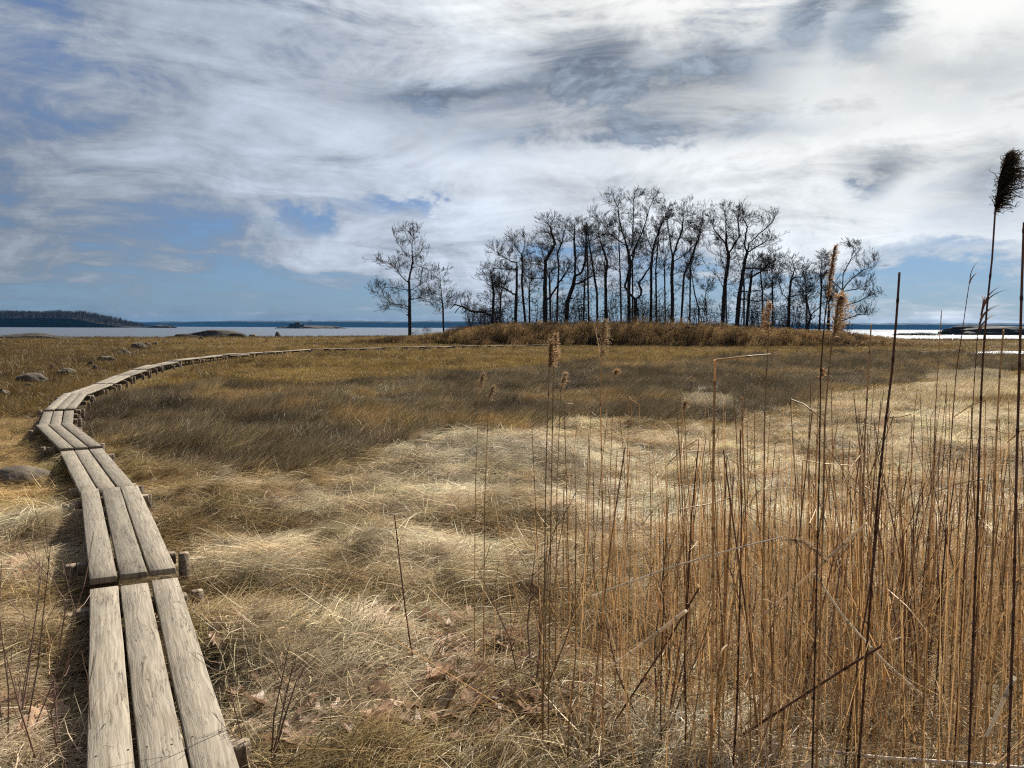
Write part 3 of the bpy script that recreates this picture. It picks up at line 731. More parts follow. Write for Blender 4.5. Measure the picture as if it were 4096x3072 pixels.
T = [ # name, label, Y, base radius px, trunk, limbs, ellipses
 ('bare_oak', 'lone tall bare tree standing apart at the left of the grove', 101, 8.5, [(1639, 1322), (1638, 1222), (1638, 1161), (1635, 1122), (1645, 1077), (1651, 1041), (1648, 1005), (1648, 978)],
  [[(1638, 1231), (1620, 1219), (1572, 1216), (1545, 1198), (1505, 1173), (1466, 1158)], [(1629, 1128), (1608, 1107), (1590, 1077), (1557, 1053), (1499, 1044)], [(1645, 1023), (1617, 1008), (1593, 975), (1572, 923)], [(1641, 1119), (1680, 1113)], [(1647, 1161), (1686, 1131), (1728, 1116)], [(1647, 1198), (1689, 1188), (1719, 1180)], [(1630, 1161), (1581, 1152), (1529, 1152), (1499, 1137)], [(1648, 978), (1656, 941), (1692, 902)], [(1648, 980), (1623, 935), (1614, 905)], [(1653, 1020), (1680, 1002), (1704, 990)], [(1653, 1071), (1680, 1065), (1710, 1017)]],
  [(1638, 945, 70, 48), (1570, 1045, 78, 34), (1540, 1155, 80, 34), (1690, 1085, 42, 70), (1690, 1185, 50, 24), (1570, 1225, 60, 22)]),
 ('slender_tree', 'slender pointed bare tree just right of the lone tall tree', 103, 4.5, [(1776, 1300), (1771, 1222), (1763, 1146), (1758, 1086), (1755, 1053)], [], [(1755, 1110, 42, 62), (1718, 1185, 48, 45), (1800, 1185, 38, 45)]),
 ('bare_oak', 'short spreading tree with broken stump at the left end of the grove', 102, 8, [(1967, 1290), (1973, 1212), (1975, 1176), (1967, 1121), (1961, 1076)], [[(1967, 1262), (1925, 1250), (1880, 1245)], [(1975, 1258), (2010, 1238), (2061, 1212)]], [(1958, 1112, 56, 50), (1990, 1160, 40, 35)]),
 ('snag_oak', 'dark thick trunk with splintered pointed top and left-reaching branches', 104, 8, [(2061, 1290), (2064, 1212), (2067, 1152), (2067, 1091), (2067, 1043), (2064, 1016)], [[(2061, 1079), (2013, 1076), (1970, 1073)], [(2058, 1052), (2010, 1025), (1976, 998)], [(2058, 1179), (2031, 1161), (1995, 1140), (1955, 1121)]], [(1998, 1010, 68, 46), (2005, 1085, 66, 40), (2000, 1150, 40, 25)]),
 ('bare_oak', 'slim forked tree close behind the splintered trunk', 107, 6, [(2106, 1290), (2091, 1182), (2088, 1121), (2091, 1070), (2088, 1022)], [[(2088, 1022), (2062, 985), (2045, 935)], [(2089, 1018), (2098, 985), (2095, 928)], [(2094, 1000), (2127, 970), (2136, 947)]], [(2078, 965, 60, 40), (2112, 1040, 46, 36)]),
 ('snag_oak', 'very thick broken-topped trunk with one crooked leader rising right', 103, 12, [(2181, 1290), (2181, 1212), (2180, 1152), (2181, 1091), (2183, 1043)], [[(2183, 1043), (2205, 1001), (2220, 977), (2200, 910), (2184, 880)], [(2172, 1112), (2121, 1115), (2097, 1100), (2076, 1106)], [(2193, 1197), (2220, 1161), (2233, 1136), (2251, 1109), (2275, 1079)], [(2172, 1236), (2130, 1206), (2100, 1191)]], [(2198, 888, 54, 36), (2185, 960, 56, 48), (2130, 1062, 42, 40), (2260, 1060, 35, 35)]),
 ('bare_oak', 'thin crooked tree right behind the very thick broken trunk', 110, 5, [(2228, 1290), (2230, 1180), (2233, 1121), (2235, 1061), (2230, 1013), (2250, 965), (2262, 910), (2264, 862)], [], [(2250, 930, 48, 62), (2215, 1010, 40, 40)]),
 ('bare_oak', 'stout leaning tree with a broken stub and high fork', 103, 10.5, [(2263, 1292), (2269, 1212), (2284, 1167), (2296, 1130), (2299, 1106)], [[(2299, 1106), (2302, 1046), (2296, 971), (2302, 890)], [(2299, 1106), (2326, 1091), (2341, 1046), (2344, 985), (2350, 930)], [(2300, 1139), (2350, 1115), (2385, 1095)], [(2262, 1200), (2256, 1176)], [(2285, 1194), (2340, 1200), (2370, 1215)]], [(2300, 925, 58, 52), (2350, 960, 46, 56), (2380, 1090, 36, 26)]),
 ('slender_tree', 'straight slim trunk first right of the stout leaning tree', 108, 4.5, [(2356, 1292), (2352, 1136), (2349, 1009), (2345, 940)], [], [(2342, 935, 42, 52)]),
 ('slender_tree', 'left-leaning slim trunk in the dense middle of the grove', 106, 5.5, [(2390, 1292), (2388, 1172), (2374, 1082), (2360, 991), (2352, 930)], [], [(2360, 930, 45, 48), (2385, 1010, 36, 36)]),
 ('bare_oak', 'straight medium trunk forking wide, left of the tallest tree', 104, 6.5, [(2426, 1292), (2423, 1118), (2428, 1045)], [[(2428, 1045), (2403, 973), (2395, 920)], [(2430, 1075), (2480, 1045), (2500, 1000)], [(2420, 1060), (2350, 1050)]], [(2400, 925, 50, 46), (2440, 985, 40, 40)]),
 ('slender_tree', 'thin straight trunk just left of the tallest tree', 107, 4.5, [(2486, 1292), (2482, 1154), (2479, 1045), (2475, 937)], [[(2480, 1090), (2450, 1065), (2425, 1070)]], [(2472, 935, 40, 46)]),
 ('bare_oak', 'tallest bare tree of the grove with a broad fan crown', 105, 8.5, [(2517, 1292), (2515, 1154), (2520, 1063), (2513, 1002)], [[(2513, 1002), (2493, 922), (2482, 883), (2475, 828), (2445, 775)], [(2520, 1000), (2533, 973), (2533, 865), (2537, 784)], [(2520, 1030), (2560, 950), (2580, 894), (2598, 828), (2616, 778)], [(2500, 980), (2440, 935), (2406, 886), (2360, 862)], [(2516, 1045), (2580, 1020), (2620, 1010)], [(2490, 915), (2440, 900)]], [(2450, 802, 62, 46), (2540, 795, 44, 42), (2612, 795, 44, 40), (2415, 872, 68, 40), (2530, 880, 76, 56)]),
 ('bare_oak', 'lyre-shaped tree with a ring-like low fork in front of the tallest', 102, 8.5, [(2544, 1290), (2542, 1197)], [[(2542, 1197), (2519, 1176), (2499, 1147), (2511, 1107), (2530, 1045), (2545, 980)], [(2542, 1197), (2566, 1179), (2569, 1161), (2555, 1132), (2533, 1103), (2530, 1080)], [(2555, 1132), (2600, 1070), (2620, 1000)], [(2558, 1138), (2590, 1122), (2610, 1118)]], [(2592, 1000, 48, 46), (2545, 960, 36, 40)]),
 ('bare_oak', 'tall straight tree right of the tallest, high slim fork', 106, 6.5, [(2604, 1292), (2605, 1190), (2605, 1082), (2611, 1002)], [[(2611, 1002), (2590, 950), (2576, 900)], [(2611, 1002), (2627, 944), (2642, 900), (2660, 855)], [(2606, 1012), (2570, 985)]], [(2640, 862, 44, 52), (2596, 920, 44, 40)]),
 ('slender_tree', 'second thin pole trunk right of the tallest tree', 109, 4.5, [(2628, 1292), (2623, 1082), (2630, 990), (2640, 920)], [[(2624, 1100), (2655, 1060)]], [(2640, 930, 36, 50)]),
 ('bare_oak', 'broad upswept tree in the right half with dense fine crown', 104, 8.5, [(2689, 1292), (2690, 1186), (2687, 1100), (2692, 1027)], [[(2690, 1030), (2670, 901), (2663, 828)], [(2692, 1027), (2728, 919), (2736, 847), (2743, 802)], [(2692, 1050), (2750, 1010), (2790, 960), (2810, 900)], [(2692, 1100), (2740, 1075), (2780, 1050)], [(2690, 1186), (2720, 1150), (2760, 1110)], [(2688, 1200), (2650, 1225), (2630, 1250)]], [(2670, 842, 44, 40), (2743, 835, 62, 44), (2720, 925, 66, 48), (2790, 900, 40, 40)]),
 ('bare_oak', 'right-leaning slim tree crossing behind the broad upswept one', 108, 5.5, [(2723, 1292), (2736, 1100), (2761, 1045), (2793, 955), (2810, 880)], [], [(2800, 868, 40, 52), (2770, 950, 46, 40)]),
 ('slender_tree', 'thin curved tree bending left beside a fallen prop branch', 103, 5, [(2801, 1294), (2794, 1232), (2778, 1171), (2765, 1089), (2762, 1050)], [[(2792, 1236), (2758, 1258), (2742, 1284)], [(2778, 1140), (2810, 1140)], [(2830, 1290), (2822, 1190), (2830, 1150), (2855, 1125)]], [(2770, 1050, 40, 40), (2830, 1140, 30, 30)]),
 ('bare_oak', 'big upright oak with a long left limb, second right of the broad upswept tree', 103, 9.5, [(2890, 1294), (2895, 1203), (2902, 1122), (2912, 1057), (2915, 1021)], [[(2915, 1021), (2902, 975), (2856, 920), (2830, 845)], [(2908, 990), (2905, 960), (2898, 878), (2886, 825)], [(2915, 1015), (2930, 990), (2950, 950), (2945, 880), (2940, 830)], [(2892, 1148), (2872, 1105), (2837, 1066), (2807, 1021), (2788, 1005)], [(2908, 1034), (2869, 1018), (2833, 1001)], [(2897, 1140), (2960, 1138)]], [(2895, 862, 66, 46), (2950, 855, 48, 42), (2838, 935, 48, 62), (2920, 940, 50, 40)]),
 ('bare_oak', 'massive right-leaning oak with limbs sweeping right', 101, 11, [(2945, 1294), (2957, 1187), (2970, 1105), (2980, 1040), (2990, 1008)], [[(2988, 1012), (2980, 975), (2983, 910), (2977, 865)], [(2990, 1008), (3006, 972), (3051, 926), (3090, 894), (3112, 882)], [(2978, 1073), (3025, 1073), (3090, 1082)], [(2990, 1010), (3040, 980), (3090, 955), (3115, 952)], [(2962, 1195), (3025, 1206), (3090, 1200)], [(2968, 1165), (2996, 1166), (3046, 1162)], [(2960, 1232), (2990, 1240), (3040, 1250)]], [(2995, 876, 66, 38), (3068, 868, 44, 36), (3060, 960, 62, 32), (3078, 1040, 58, 38), (3060, 1130, 45, 30), (3060, 1200, 45, 24)]),
 ('bare_oak', 'medium trunk close right of the massive leaning oak', 105, 7.5, [(2986, 1292), (2996, 1187), (3006, 1105), (3015, 1050)], [[(3004, 1110), (3040, 1090), (3080, 1060)]], [(3040, 1048, 58, 44)]),
 ('slender_tree', 'straight thin trunk standing right of the medium trunk', 106, 4.5, [(3053, 1292), (3050, 1171), (3042, 1089), (3046, 1030)], [], [(3050, 1058, 42, 42)]),
 ('bare_oak', 'rounded oak with clear dark trunk, third from the right end', 103, 8, [(3154, 1294), (3158, 1186), (3164, 1122)], [[(3164, 1122), (3180, 1080), (3172, 1039), (3160, 1018)], [(3164, 1125), (3180, 1108), (3211, 1108), (3228, 1060)], [(3153, 1197), (3125, 1177), (3111, 1122)], [(3160, 1185), (3200, 1180), (3240, 1195)], [(3156, 1215), (3110, 1225), (3075, 1222)]], [(3180, 1052, 52, 40), (3212, 1078, 34, 38), (3120, 1102, 48, 46), (3200, 1165, 50, 26)]),
 ('leaning_tree', 'low tree leaning far right with a kinked trunk', 101, 5.5, [(3218, 1310), (3244, 1260), (3277, 1230), (3288, 1213), (3316, 1205)], [[(3241, 1258), (3227, 1197), (3225, 1136), (3229, 1100)], [(3229, 1190), (3260, 1165), (3277, 1110)]], [(3235, 1140, 34, 40), (3310, 1190, 34, 28)]),
 ('slender_tree', 'narrow upright tree second from the right end', 104, 4.5, [(3277, 1305), (3283, 1205), (3286, 1150), (3283, 1094), (3291, 1016)], [[(3284, 1120), (3275, 1065), (3268, 1055)]], [(3288, 1044, 28, 38), (3300, 1100, 30, 30)]),
 ('slender_tree', 'small slanting tree just left of the rightmost tree', 103, 3.5, [(3308, 1305), (3313, 1247), (3345, 1200)], [[(3313, 1247), (3318, 1190), (3325, 1150)]], [(3325, 1165, 36, 36)]),
 ('bare_oak', 'rightmost spreading tree of the grove with limbs drooping over the water', 100, 8.5, [(3363, 1305), (3366, 1205), (3369, 1163)], [[(3369, 1163), (3358, 1150), (3330, 1122), (3316, 1077)], [(3330, 1120), (3338, 1077), (3333, 1047), (3319, 1033)], [(3369, 1163), (3374, 1136), (3380, 1094), (3402, 1033), (3402, 992), (3391, 970)], [(3369, 1163), (3380, 1150), (3408, 1114), (3444, 1083), (3490, 1066)], [(3402, 1025), (3438, 986)], [(3366, 1227), (3424, 1208), (3466, 1183), (3515, 1173)], [(3370, 1166), (3438, 1155), (3466, 1161)], [(3365, 1285), (3430, 1258), (3483, 1260)]], [(3400, 985, 38, 22), (3468, 1042, 44, 32), (3325, 1042, 34, 28), (3458, 1120, 46, 34), (3485, 1180, 34, 22), (3455, 1240, 48, 26)]),
]
def branch_out(chains, targets, seed, zmin, fine=1.0):
    """trunk and limbs are given; boughs reach for the targets, then fork three more times"""
    r = np.random.default_rng(seed); P = []; par = []; sd_ = []
    for ci, c in enumerate(chains):
        if ci == 0:
            for i, p in enumerate(c): P.append(p); par.append(i - 1); sd_.append(c[min(i + 1, len(c) - 1)] - c[max(i - 1, 0)])
        else:
            A = np.array(P); j = int(np.argmin(np.linalg.norm(A - c[0], axis=1)))
            for i, p in enumerate(c[1:]): P.append(p); par.append(j); j = len(P) - 1; sd_.append(p - c[i])
    P = np.array(P); par = np.array(par); SD = np.array(sd_); SD /= np.maximum(np.linalg.norm(SD, axis=1, keepdims=True), 1e-6)
    ns = len(P)
    def unit(v): return v / np.maximum(np.linalg.norm(v, axis=1, keepdims=True), 1e-6)
    PP, QQ = [P], [par]; cnt = ns
    def add(start, sidx, pts):
        """pts (n,K,3) new nodes of each branch"""
        nonlocal cnt
        n, K = pts.shape[:2]; ids = cnt + np.arange(n * K).reshape(n, K)
        pr = np.concatenate([sidx[:, None], ids[:, :-1]], 1)
        PP.append(pts.reshape(-1, 3)); QQ.append(pr.ravel()); cnt += n * K; return ids
    ok = np.where(P[:, 2] > zmin)[0]
    D = np.linalg.norm(targets[:, None] - P[ok][None], axis=2) + 1.3 * np.maximum(0, P[ok][None, :, 2] - targets[:, None, 2] + .3) + .3 * r.random((len(targets), len(ok)))
    j = ok[D.argmin(1)]; s0 = P[j]; v = targets - s0; L = np.linalg.norm(v, axis=1); g_ = L > .35; j, s0, v, L, tg = j[g_], s0[g_], v[g_], L[g_], targets[g_]
    d0 = unit(unit(v) + .55 * SD[j] + r.normal(0, .12, v.shape)); p1 = s0 + d0 * (L * .5)[:, None]
    K = 7; t = np.linspace(0, 1, K + 1)[1:][None, :, None]
    pts = (1 - t) ** 2 * s0[:, None] + 2 * t * (1 - t) * p1[:, None] + t ** 2 * tg[:, None]
    wob_ = np.cumsum(r.normal(0, .020, pts.shape), 1) * L[:, None, None]; pts = pts + wob_ * .55
    ids = add(s0, j, pts)
    full = np.concatenate([s0[:, None], pts], 1)
    src_p = [full[:, 2:].reshape(-1, 3)]; src_i = [ids[:, 1:].ravel()]; src_d = [unit((full[:, 2:] - full[:, 1:-1]).reshape(-1, 3))]; src_l = [np.repeat(L, K - 1)]; src_t = [np.tile(np.linspace(.3, 1, K - 1), len(L))]
    # limb nodes carry side branches as well
    lim = np.arange(len(chains[0]), ns); lim = lim[P[lim, 2] > zmin] if len(lim) else lim
    if len(lim): src_p.append(P[lim]); src_i.append(lim); src_d.append(SD[lim]); src_l.append(np.full(len(lim), 2.0)); src_t.append(np.full(len(lim), .5))
    p, i_, d, l, tt = [np.concatenate(q) for q in (src_p, src_i, src_d, src_l, src_t)]
    for lev, (nch, ratio, lo, hi, K, prob) in enumerate(((1, .52, .6, 2.0, 6, .56), (1, .54, .35, 1.05, 4, .38), (1, .6, .2, .55, 2, .36))):
        m = np.repeat(np.arange(len(p)), nch); m = m[r.random(len(m)) < prob * fine]
        a = unit(np.cross(d[m], r.normal(size=(len(m), 3)))); ang = r.uniform(.35, .80, len(m))[:, None]
        dd = unit(d[m] * np.cos(ang) + a * np.sin(ang) + np.array([0, 0, .22]))
        ll = np.clip(l[m] * ratio * r.uniform(.6, 1.2, len(m)) * (1.15 - .5 * tt[m]), lo, hi)
        st = (ll / K)[:, None]; q = p[m]; cur = dd; pts = []
        for k in range(K):
            cur = unit(cur + r.normal(0, .13, cur.shape) + np.array([0, 0, .05])); q = q + cur * st; pts.append(q)
        pts = np.stack(pts, 1); ids = add(p[m], i_[m], pts)
        full = np.concatenate([p[m][:, None], pts], 1)
        p = pts.reshape(-1, 3); i_ = ids.ravel(); d = unit((full[:, 1:] - full[:, :-1]).reshape(-1, 3)); l = np.repeat(ll, K); tt = np.tile(np.linspace(.3, 1, K), len(ll))
    return np.concatenate(PP), np.concatenate(QQ), ns
TREE_MESHES = []
def make_tree(name, label, Y, rpx, trunk, limbs, ells, seed, dens=26.0, step=.22, thr=.085, grp='bare trees of the island grove', cat='tree'):
    r = np.random.default_rng(seed); s = Y / FPX
    X0 = at_y(trunk[0][0], trunk[0][1], Y); gz = float(hgt(X0[0], Y))
    ch = []
    for ci, pl in enumerate([trunk] + limbs):
        Q = np.array([at_y(p[0], p[1], Y) for p in pl])
        if ci == 0:
            if len(Q): Q[0][2] = gz - .15
        elif len(Q) > 2:
            off = np.concatenate([[0], np.cumsum(r.normal(0, .35, len(Q) - 1))]); off[-1] += r.normal(0, .6)
            Q[:, 1] += off
        R_ = resample(Q, step)
        R_[1:] += r.normal(0, .022 if ci else .012, R_[1:].shape)
        ch.append(R_)
    A = np.concatenate([ell_points(*e, Y, r, dens) for e in ells]) if ells else np.zeros((1, 3))
    if step < 1 and ells:
        tr = ch[0]; top = max(c[:, 2].max() for c in ch); k = int(12 + 1.1 * (top - gz)) if rpx > 5 else 12
        base_ = np.concatenate([c for c in ch])
        base_ = base_[(base_[:, 2] > gz + .30 * (top - gz)) & (base_[:, 2] < gz + .95 * (top - gz))]
        b_ = base_[r.integers(0, len(base_), k)]; a_ = r.uniform(0, 6.28, k); q = r.uniform(.7, 2.1, k) * (1 if rpx > 5 else .65)
        A = np.concatenate([A, b_ + np.stack([q * np.cos(a_), q * np.sin(a_), r.uniform(-.1, .9, k) * q * .6], -1)])
    if step < 1:
        P, par, ns = branch_out(ch, A, seed, gz + .28 * (ch[0][:, 2].max() - gz))
        P, par, rad = finish_tree(P, par, ns, rpx * s * .82, .0125, seed, 0)
    else:
        P, par, ns = grow(ch, A, step, .25 * step / .22, 2.6, 90, seed)
        P, par, rad = finish_tree(P, par, ns, rpx * s * .95, .05, seed)
    base = np.array([X0[0], Y, gz]); P = P - base
    # root flare
    rad = rad * (1 + .35 * np.exp(-np.maximum(P[:, 2], 0) / .35) * (np.hypot(P[:, 0], P[:, 1]) < 1.0))
    root = tag(empty(name, base), label, cat, grp)
    ch_ = np.where(par >= 0)[0]; thick = np.zeros(len(P), bool); thick[ch_] = rad[ch_] > thr
    p1 = par.copy(); p1[~thick] = -1; V, F = tubes(P, p1, rad, 7)
    if len(F): obj('trunk', mesh_np('trunk', V, F, [M['bark']], True), root)
    p2 = par.copy(); p2[thick] = -1; V, F = tubes(P, p2, rad, 3)
    cm = mesh_np('crown', V, F, [M['bark']], True); obj('crown', cm, root)
    return P, par, rad
for i, t in enumerate(T):
    pr = make_tree(*t, seed=300 + i)
    if i in (0, 12, 19): TREE_MESHES.append(pr)
ENVX = [1950, 2080, 2200, 2330, 2450, 2560, 2640, 2760, 2900, 3000, 3100, 3200, 3300, 3400]; ENVY = [1090, 945, 900, 895, 800, 775, 800, 815, 835, 860, 905, 1030, 1040, 1000]
rb_ = np.random.default_rng(515)
for k in range(13):
    bx_ = 1990 + 112 * k + rb_.uniform(-25, 25); tp = np.interp(bx_, ENVX, ENVY) + rb_.uniform(25, 90); ln_ = rb_.uniform(-14, 14); h_ = 1300 - tp
    tk = [(bx_, 1300), (bx_ + ln_ * .3, 1300 - h_ * .35), (bx_ + ln_ * .5, 1300 - h_ * .6), (bx_ + ln_, tp + 20)]
    lm = [[(bx_ + ln_ * .4, 1300 - h_ * .5), (bx_ - 22, 1300 - h_ * .68), (bx_ - 34, 1300 - h_ * .86)], [(bx_ + ln_ * .5, 1300 - h_ * .58), (bx_ + 24, 1300 - h_ * .72), (bx_ + 36, 1300 - h_ * .9)]]
    make_tree('slender_tree', 'slim bare tree in the back row of the grove, %s' % ('left part' if bx_ < 2400 else 'middle part' if bx_ < 2900 else 'right part'), 113 + rb_.uniform(0, 6), rb_.uniform(3.4, 5), tk, lm, [(bx_ + ln_, tp + h_ * .16, 50, h_ * .17), (bx_, tp + h_ * .42, 46, h_ * .16)], 600 + k, grp='back row trees of the grove')
make_tree('bare_tree', 'tiny bare tree beside the ruined house on the far islet', 1195, 1.3, [(1240, 1304), (1240, 1290), (1239, 1280)], [], [(1240, 1286, 14, 9)], 777, .02, 1.2, .6, None)

# saplings between the trunks: one mesh per kind, copied
sap = []
for k in range(5):
    r = np.random.default_rng(900 + k); h = [3.2, 4.2, 2.4, 3.6, 5.0][k]
    ch = []
    for q in range(3):
        a = r.uniform(0, 6.28); c = np.array([(r.normal(0, .12), r.normal(0, .12), -.2), (.25 * math.cos(a), .25 * math.sin(a), h * .35), (.55 * math.cos(a) + r.normal(0, .15), .55 * math.sin(a), h * .72)])
        ch.append(resample(c, .3))
    ch[1][0] = ch[0][0]; ch[2][0] = ch[0][0]
    n = 150; v = r.normal(size=(n, 3)); v /= np.linalg.norm(v, axis=1, keepdims=True); v *= r.uniform(0, 1, (n, 1)) ** .4
    P, par, ns = grow(ch, np.array([0, 0, h * .62]) + v * np.array([1.0, 1.0, h * .38]), .25, .3, 2.5, 40, 910 + k, .2)
    P, par, rad = finish_tree(P, par, ns, .055, .014, k, 2, .35)
    V, F = tubes(P, par, rad, 3); sap.append(mesh_np('sapling', V, F, [M['bark']], True))
r = np.random.default_rng(77)
for k in range(120):
    px = r.uniform(1860, 3400) if k > 6 else [1662, 1712, 1845, 1880, 1905, 1930, 1700][k]
    Y = r.uniform(103, 116) if k > 6 else 102; X = at_y(px, 1300, Y)[0]
    lab = 'thin bare sapling in the undergrowth of the %s of the grove' % ('left third' if px < 2380 else 'middle third' if px < 2890 else 'right third') if k > 6 else 'small bare sapling between the lone tall tree and the grove'
    px_ = px; o = obj('sapling', sap[k % 5], None, (X, Y, float(hgt(X, Y)) - .1), (0, 0, r.uniform(0, 6.28)), [r.uniform(.8, 1.5) * (1 if k > 6 else .55)] * 3)
    tag(o, lab, 'sapling', 'undergrowth saplings of the grove' if k > 6 else 'saplings beside the lone tree')

# dark leafy bush and fallen limbs at the left end of the grove
def leaf_cloud(name, n, rad, size, mat, seed):
    r = np.random.default_rng(seed); v = r.normal(size=(n, 3)); v /= np.linalg.norm(v, axis=1, keepdims=True)
    c = v * r.uniform(.25, 1, (n, 1)) ** .5 * np.array(rad) * (1 + .5 * fbm(v[:, 0] * 2 + seed, v[:, 1] * 2 + v[:, 2], seed, 3))[:, None]
    c = c[c[:, 2] > -rad[2] * .6]; n = len(c)
    a = r.normal(size=(n, 3)); a /= np.linalg.norm(a, axis=1, keepdims=True); b = np.cross(a, r.normal(size=(n, 3))); b /= np.linalg.norm(b, axis=1, keepdims=True)
    s = size * r.uniform(.6, 1.4, (n, 1))
    V = np.stack([c - a * s, c + b * s * .5, c + a * s, c - b * s * .5], 1).reshape(-1, 3)
    return mesh_np(name, V, np.arange(4 * n).reshape(-1, 4), [mat], False, {'shade': ('FLOAT', np.repeat(r.uniform(.6, 1.5, n), 4))})
for k, (px, py, w, h, lab) in enumerate([(1905, 1270, 1.9, 1.3, 'dark dense bush under the fallen limb at the left of the grove'), (1848, 1285, 1.0, .8, 'small dark bush right of the slender pointed tree'), (2010, 1272, 1.1, .9, 'dark brush heap beside the broken stump'), (1868, 1180, .8, .7, 'loose tuft of clinging dead leaves on a bush above the fallen limb')]):
    P = at_y(px, py, 103); gz = float(hgt(P[0], 103))
    root = tag(empty('bush', (P[0], 103, gz)), lab, 'bush')
    obj('foliage', leaf_cloud('foliage', 700 if k < 3 else 110, (w, w * .8, h), .075 if k < 3 else .1, M['evergreen'], 500 + k), root, (0, 0, h * .55 if k < 3 else P[2] - gz))
    V = []; rb = random.Random(k); ch = [resample(np.array([(0, 0, -.1), (rb.uniform(-.1, .1), 0, h * .6), (rb.uniform(-.3, .3), .1, h if k < 3 else P[2] - gz)]), .3)]
    for q in range(6):
        a = rb.uniform(0, 6.28); ch.append(resample(np.array([ch[0][1], (w * .5 * math.cos(a), w * .4 * math.sin(a), h * .7 if k < 3 else P[2] - gz - .3), (w * .8 * math.cos(a), w * .6 * math.sin(a), h * 1.1 if k < 3 else P[2] - gz + .3)]), .3))
    Pn, pr, ns = grow(ch, np.zeros((1, 3)) + 99, .3, .3, 1, 1, k); Pn, pr, rd = finish_tree(Pn, pr, len(Pn), .05, .015, k, 0)
    V, F = tubes(Pn, pr, rd, 3); obj('stem', mesh_np('stem', V, F, [M['bark']], True), root)
def limb(pts, Y, r0, r1, label, seed):
    r = np.random.default_rng(seed); Q = np.array([at_y(p[0], p[1], Y) for p in pts]); base = Q[0].copy(); Q = resample(Q - base, .25); Q[1:] += r.normal(0, .03, Q[1:].shape)
    chains = [Q]
    for q in range(6):
        i = r.integers(len(Q) // 3, len(Q)); v = r.normal(size=3) * .4 + np.array([0, 0, .35]); chains.append(resample(np.array([Q[i], Q[i] + v, Q[i] + v * 1.8 + r.normal(0, .15, 3)]), .25))
    P, par, ns = grow(chains, np.zeros((1, 3)) + 99, .3, .3, 1, 1, seed); P, par, rad = finish_tree(P, par, len(P), r0, r1, seed, 0)
    rad = np.maximum(rad, np.where(np.arange(len(P)) < len(Q), r0 * .6, r1))
    V, F = tubes(P, par, rad, 5); tag(obj('fallen_limb', mesh_np('fallen_limb', V, F, [M['bark']], True), None, base), label, 'branch')
limb([(1972, 1265), (1930, 1248), (1888, 1246), (1850, 1225), (1815, 1218)], 101.5, .16, .02, 'long fallen limb reaching left above the reeds at the grove edge', 41)
limb([(2640, 1345), (2685, 1318), (2720, 1316), (2760, 1308), (2795, 1322)], 89.5, .12, .02, 'dark dead branch lying on the reed belt at centre right', 43)

# ------------------------------------------------------------------ grass as scattered tufts
def ribbons(root, az, pitch, length, width, bend, K, r, roll=None, shade=None, curl=.15, tip=.15):
    """bundle of grass blades -> verts, quads, shade"""
    n = len(root); t = np.linspace(0, 1, K)
    pos = np.zeros((n, K, 3)); pos[:, 0] = root; dt = length / (K - 1)
    a = az.copy(); p = pitch.copy(); tang = np.zeros((n, K, 3))
    da = r.normal(0, curl, n)
    for k in range(K):
        T_ = np.stack([np.cos(a) * np.cos(p), np.sin(a) * np.cos(p), np.sin(p)], -1); tang[:, k] = T_
        if k < K - 1: pos[:, k + 1] = pos[:, k] + T_ * dt[:, None]
        p = p - bend / (K - 1); a = a + da
    side = np.stack([-np.sin(az), np.cos(az), np.zeros(n)], -1)
    up = np.cross(tang, side[:, None]); rl = r.uniform(-1.2, 1.2, n) if roll is None else roll
    w = (side[:, None] * np.cos(rl)[:, None, None] + up * np.sin(rl)[:, None, None]) * (width[:, None] * (1 - (1 - tip) * t[None] ** 1.6))[..., None] * .5
    V = np.stack([pos - w, pos + w], 2).reshape(-1, 3)
    b = np.arange(n)[:, None] * 2 * K + np.arange(K - 1)[None] * 2
    F = np.stack([b, b + 1, b + 3, b + 2], -1).reshape(-1, 4)
    sh = r.uniform(.62, 1.3, n) if shade is None else shade
    return V, F, np.repeat(sh, 2 * K)
def join(parts):
    V = []; F = []; Sh = []; o = 0
    for v, f, s in parts: V.append(v); F.append(f + o); Sh.append(s); o += len(v)
    return np.concatenate(V), np.concatenate(F), np.concatenate(Sh)
def proto(name, parts, mat):
    V, F, Sh = join(parts)
    return bpy.data.objects.new(name, mesh_np(name, V, F, [mat], False, {'shade': ('FLOAT', Sh)}))
def disc(n, R, r, z=0.0, zr=.0):
    a = r.uniform(0, 6.283, n); q = R * np.sqrt(r.uniform(0, 1, n)); return np.stack([q * np.cos(a), q * np.sin(a), z + r.uniform(0, 1, n) * zr], -1)

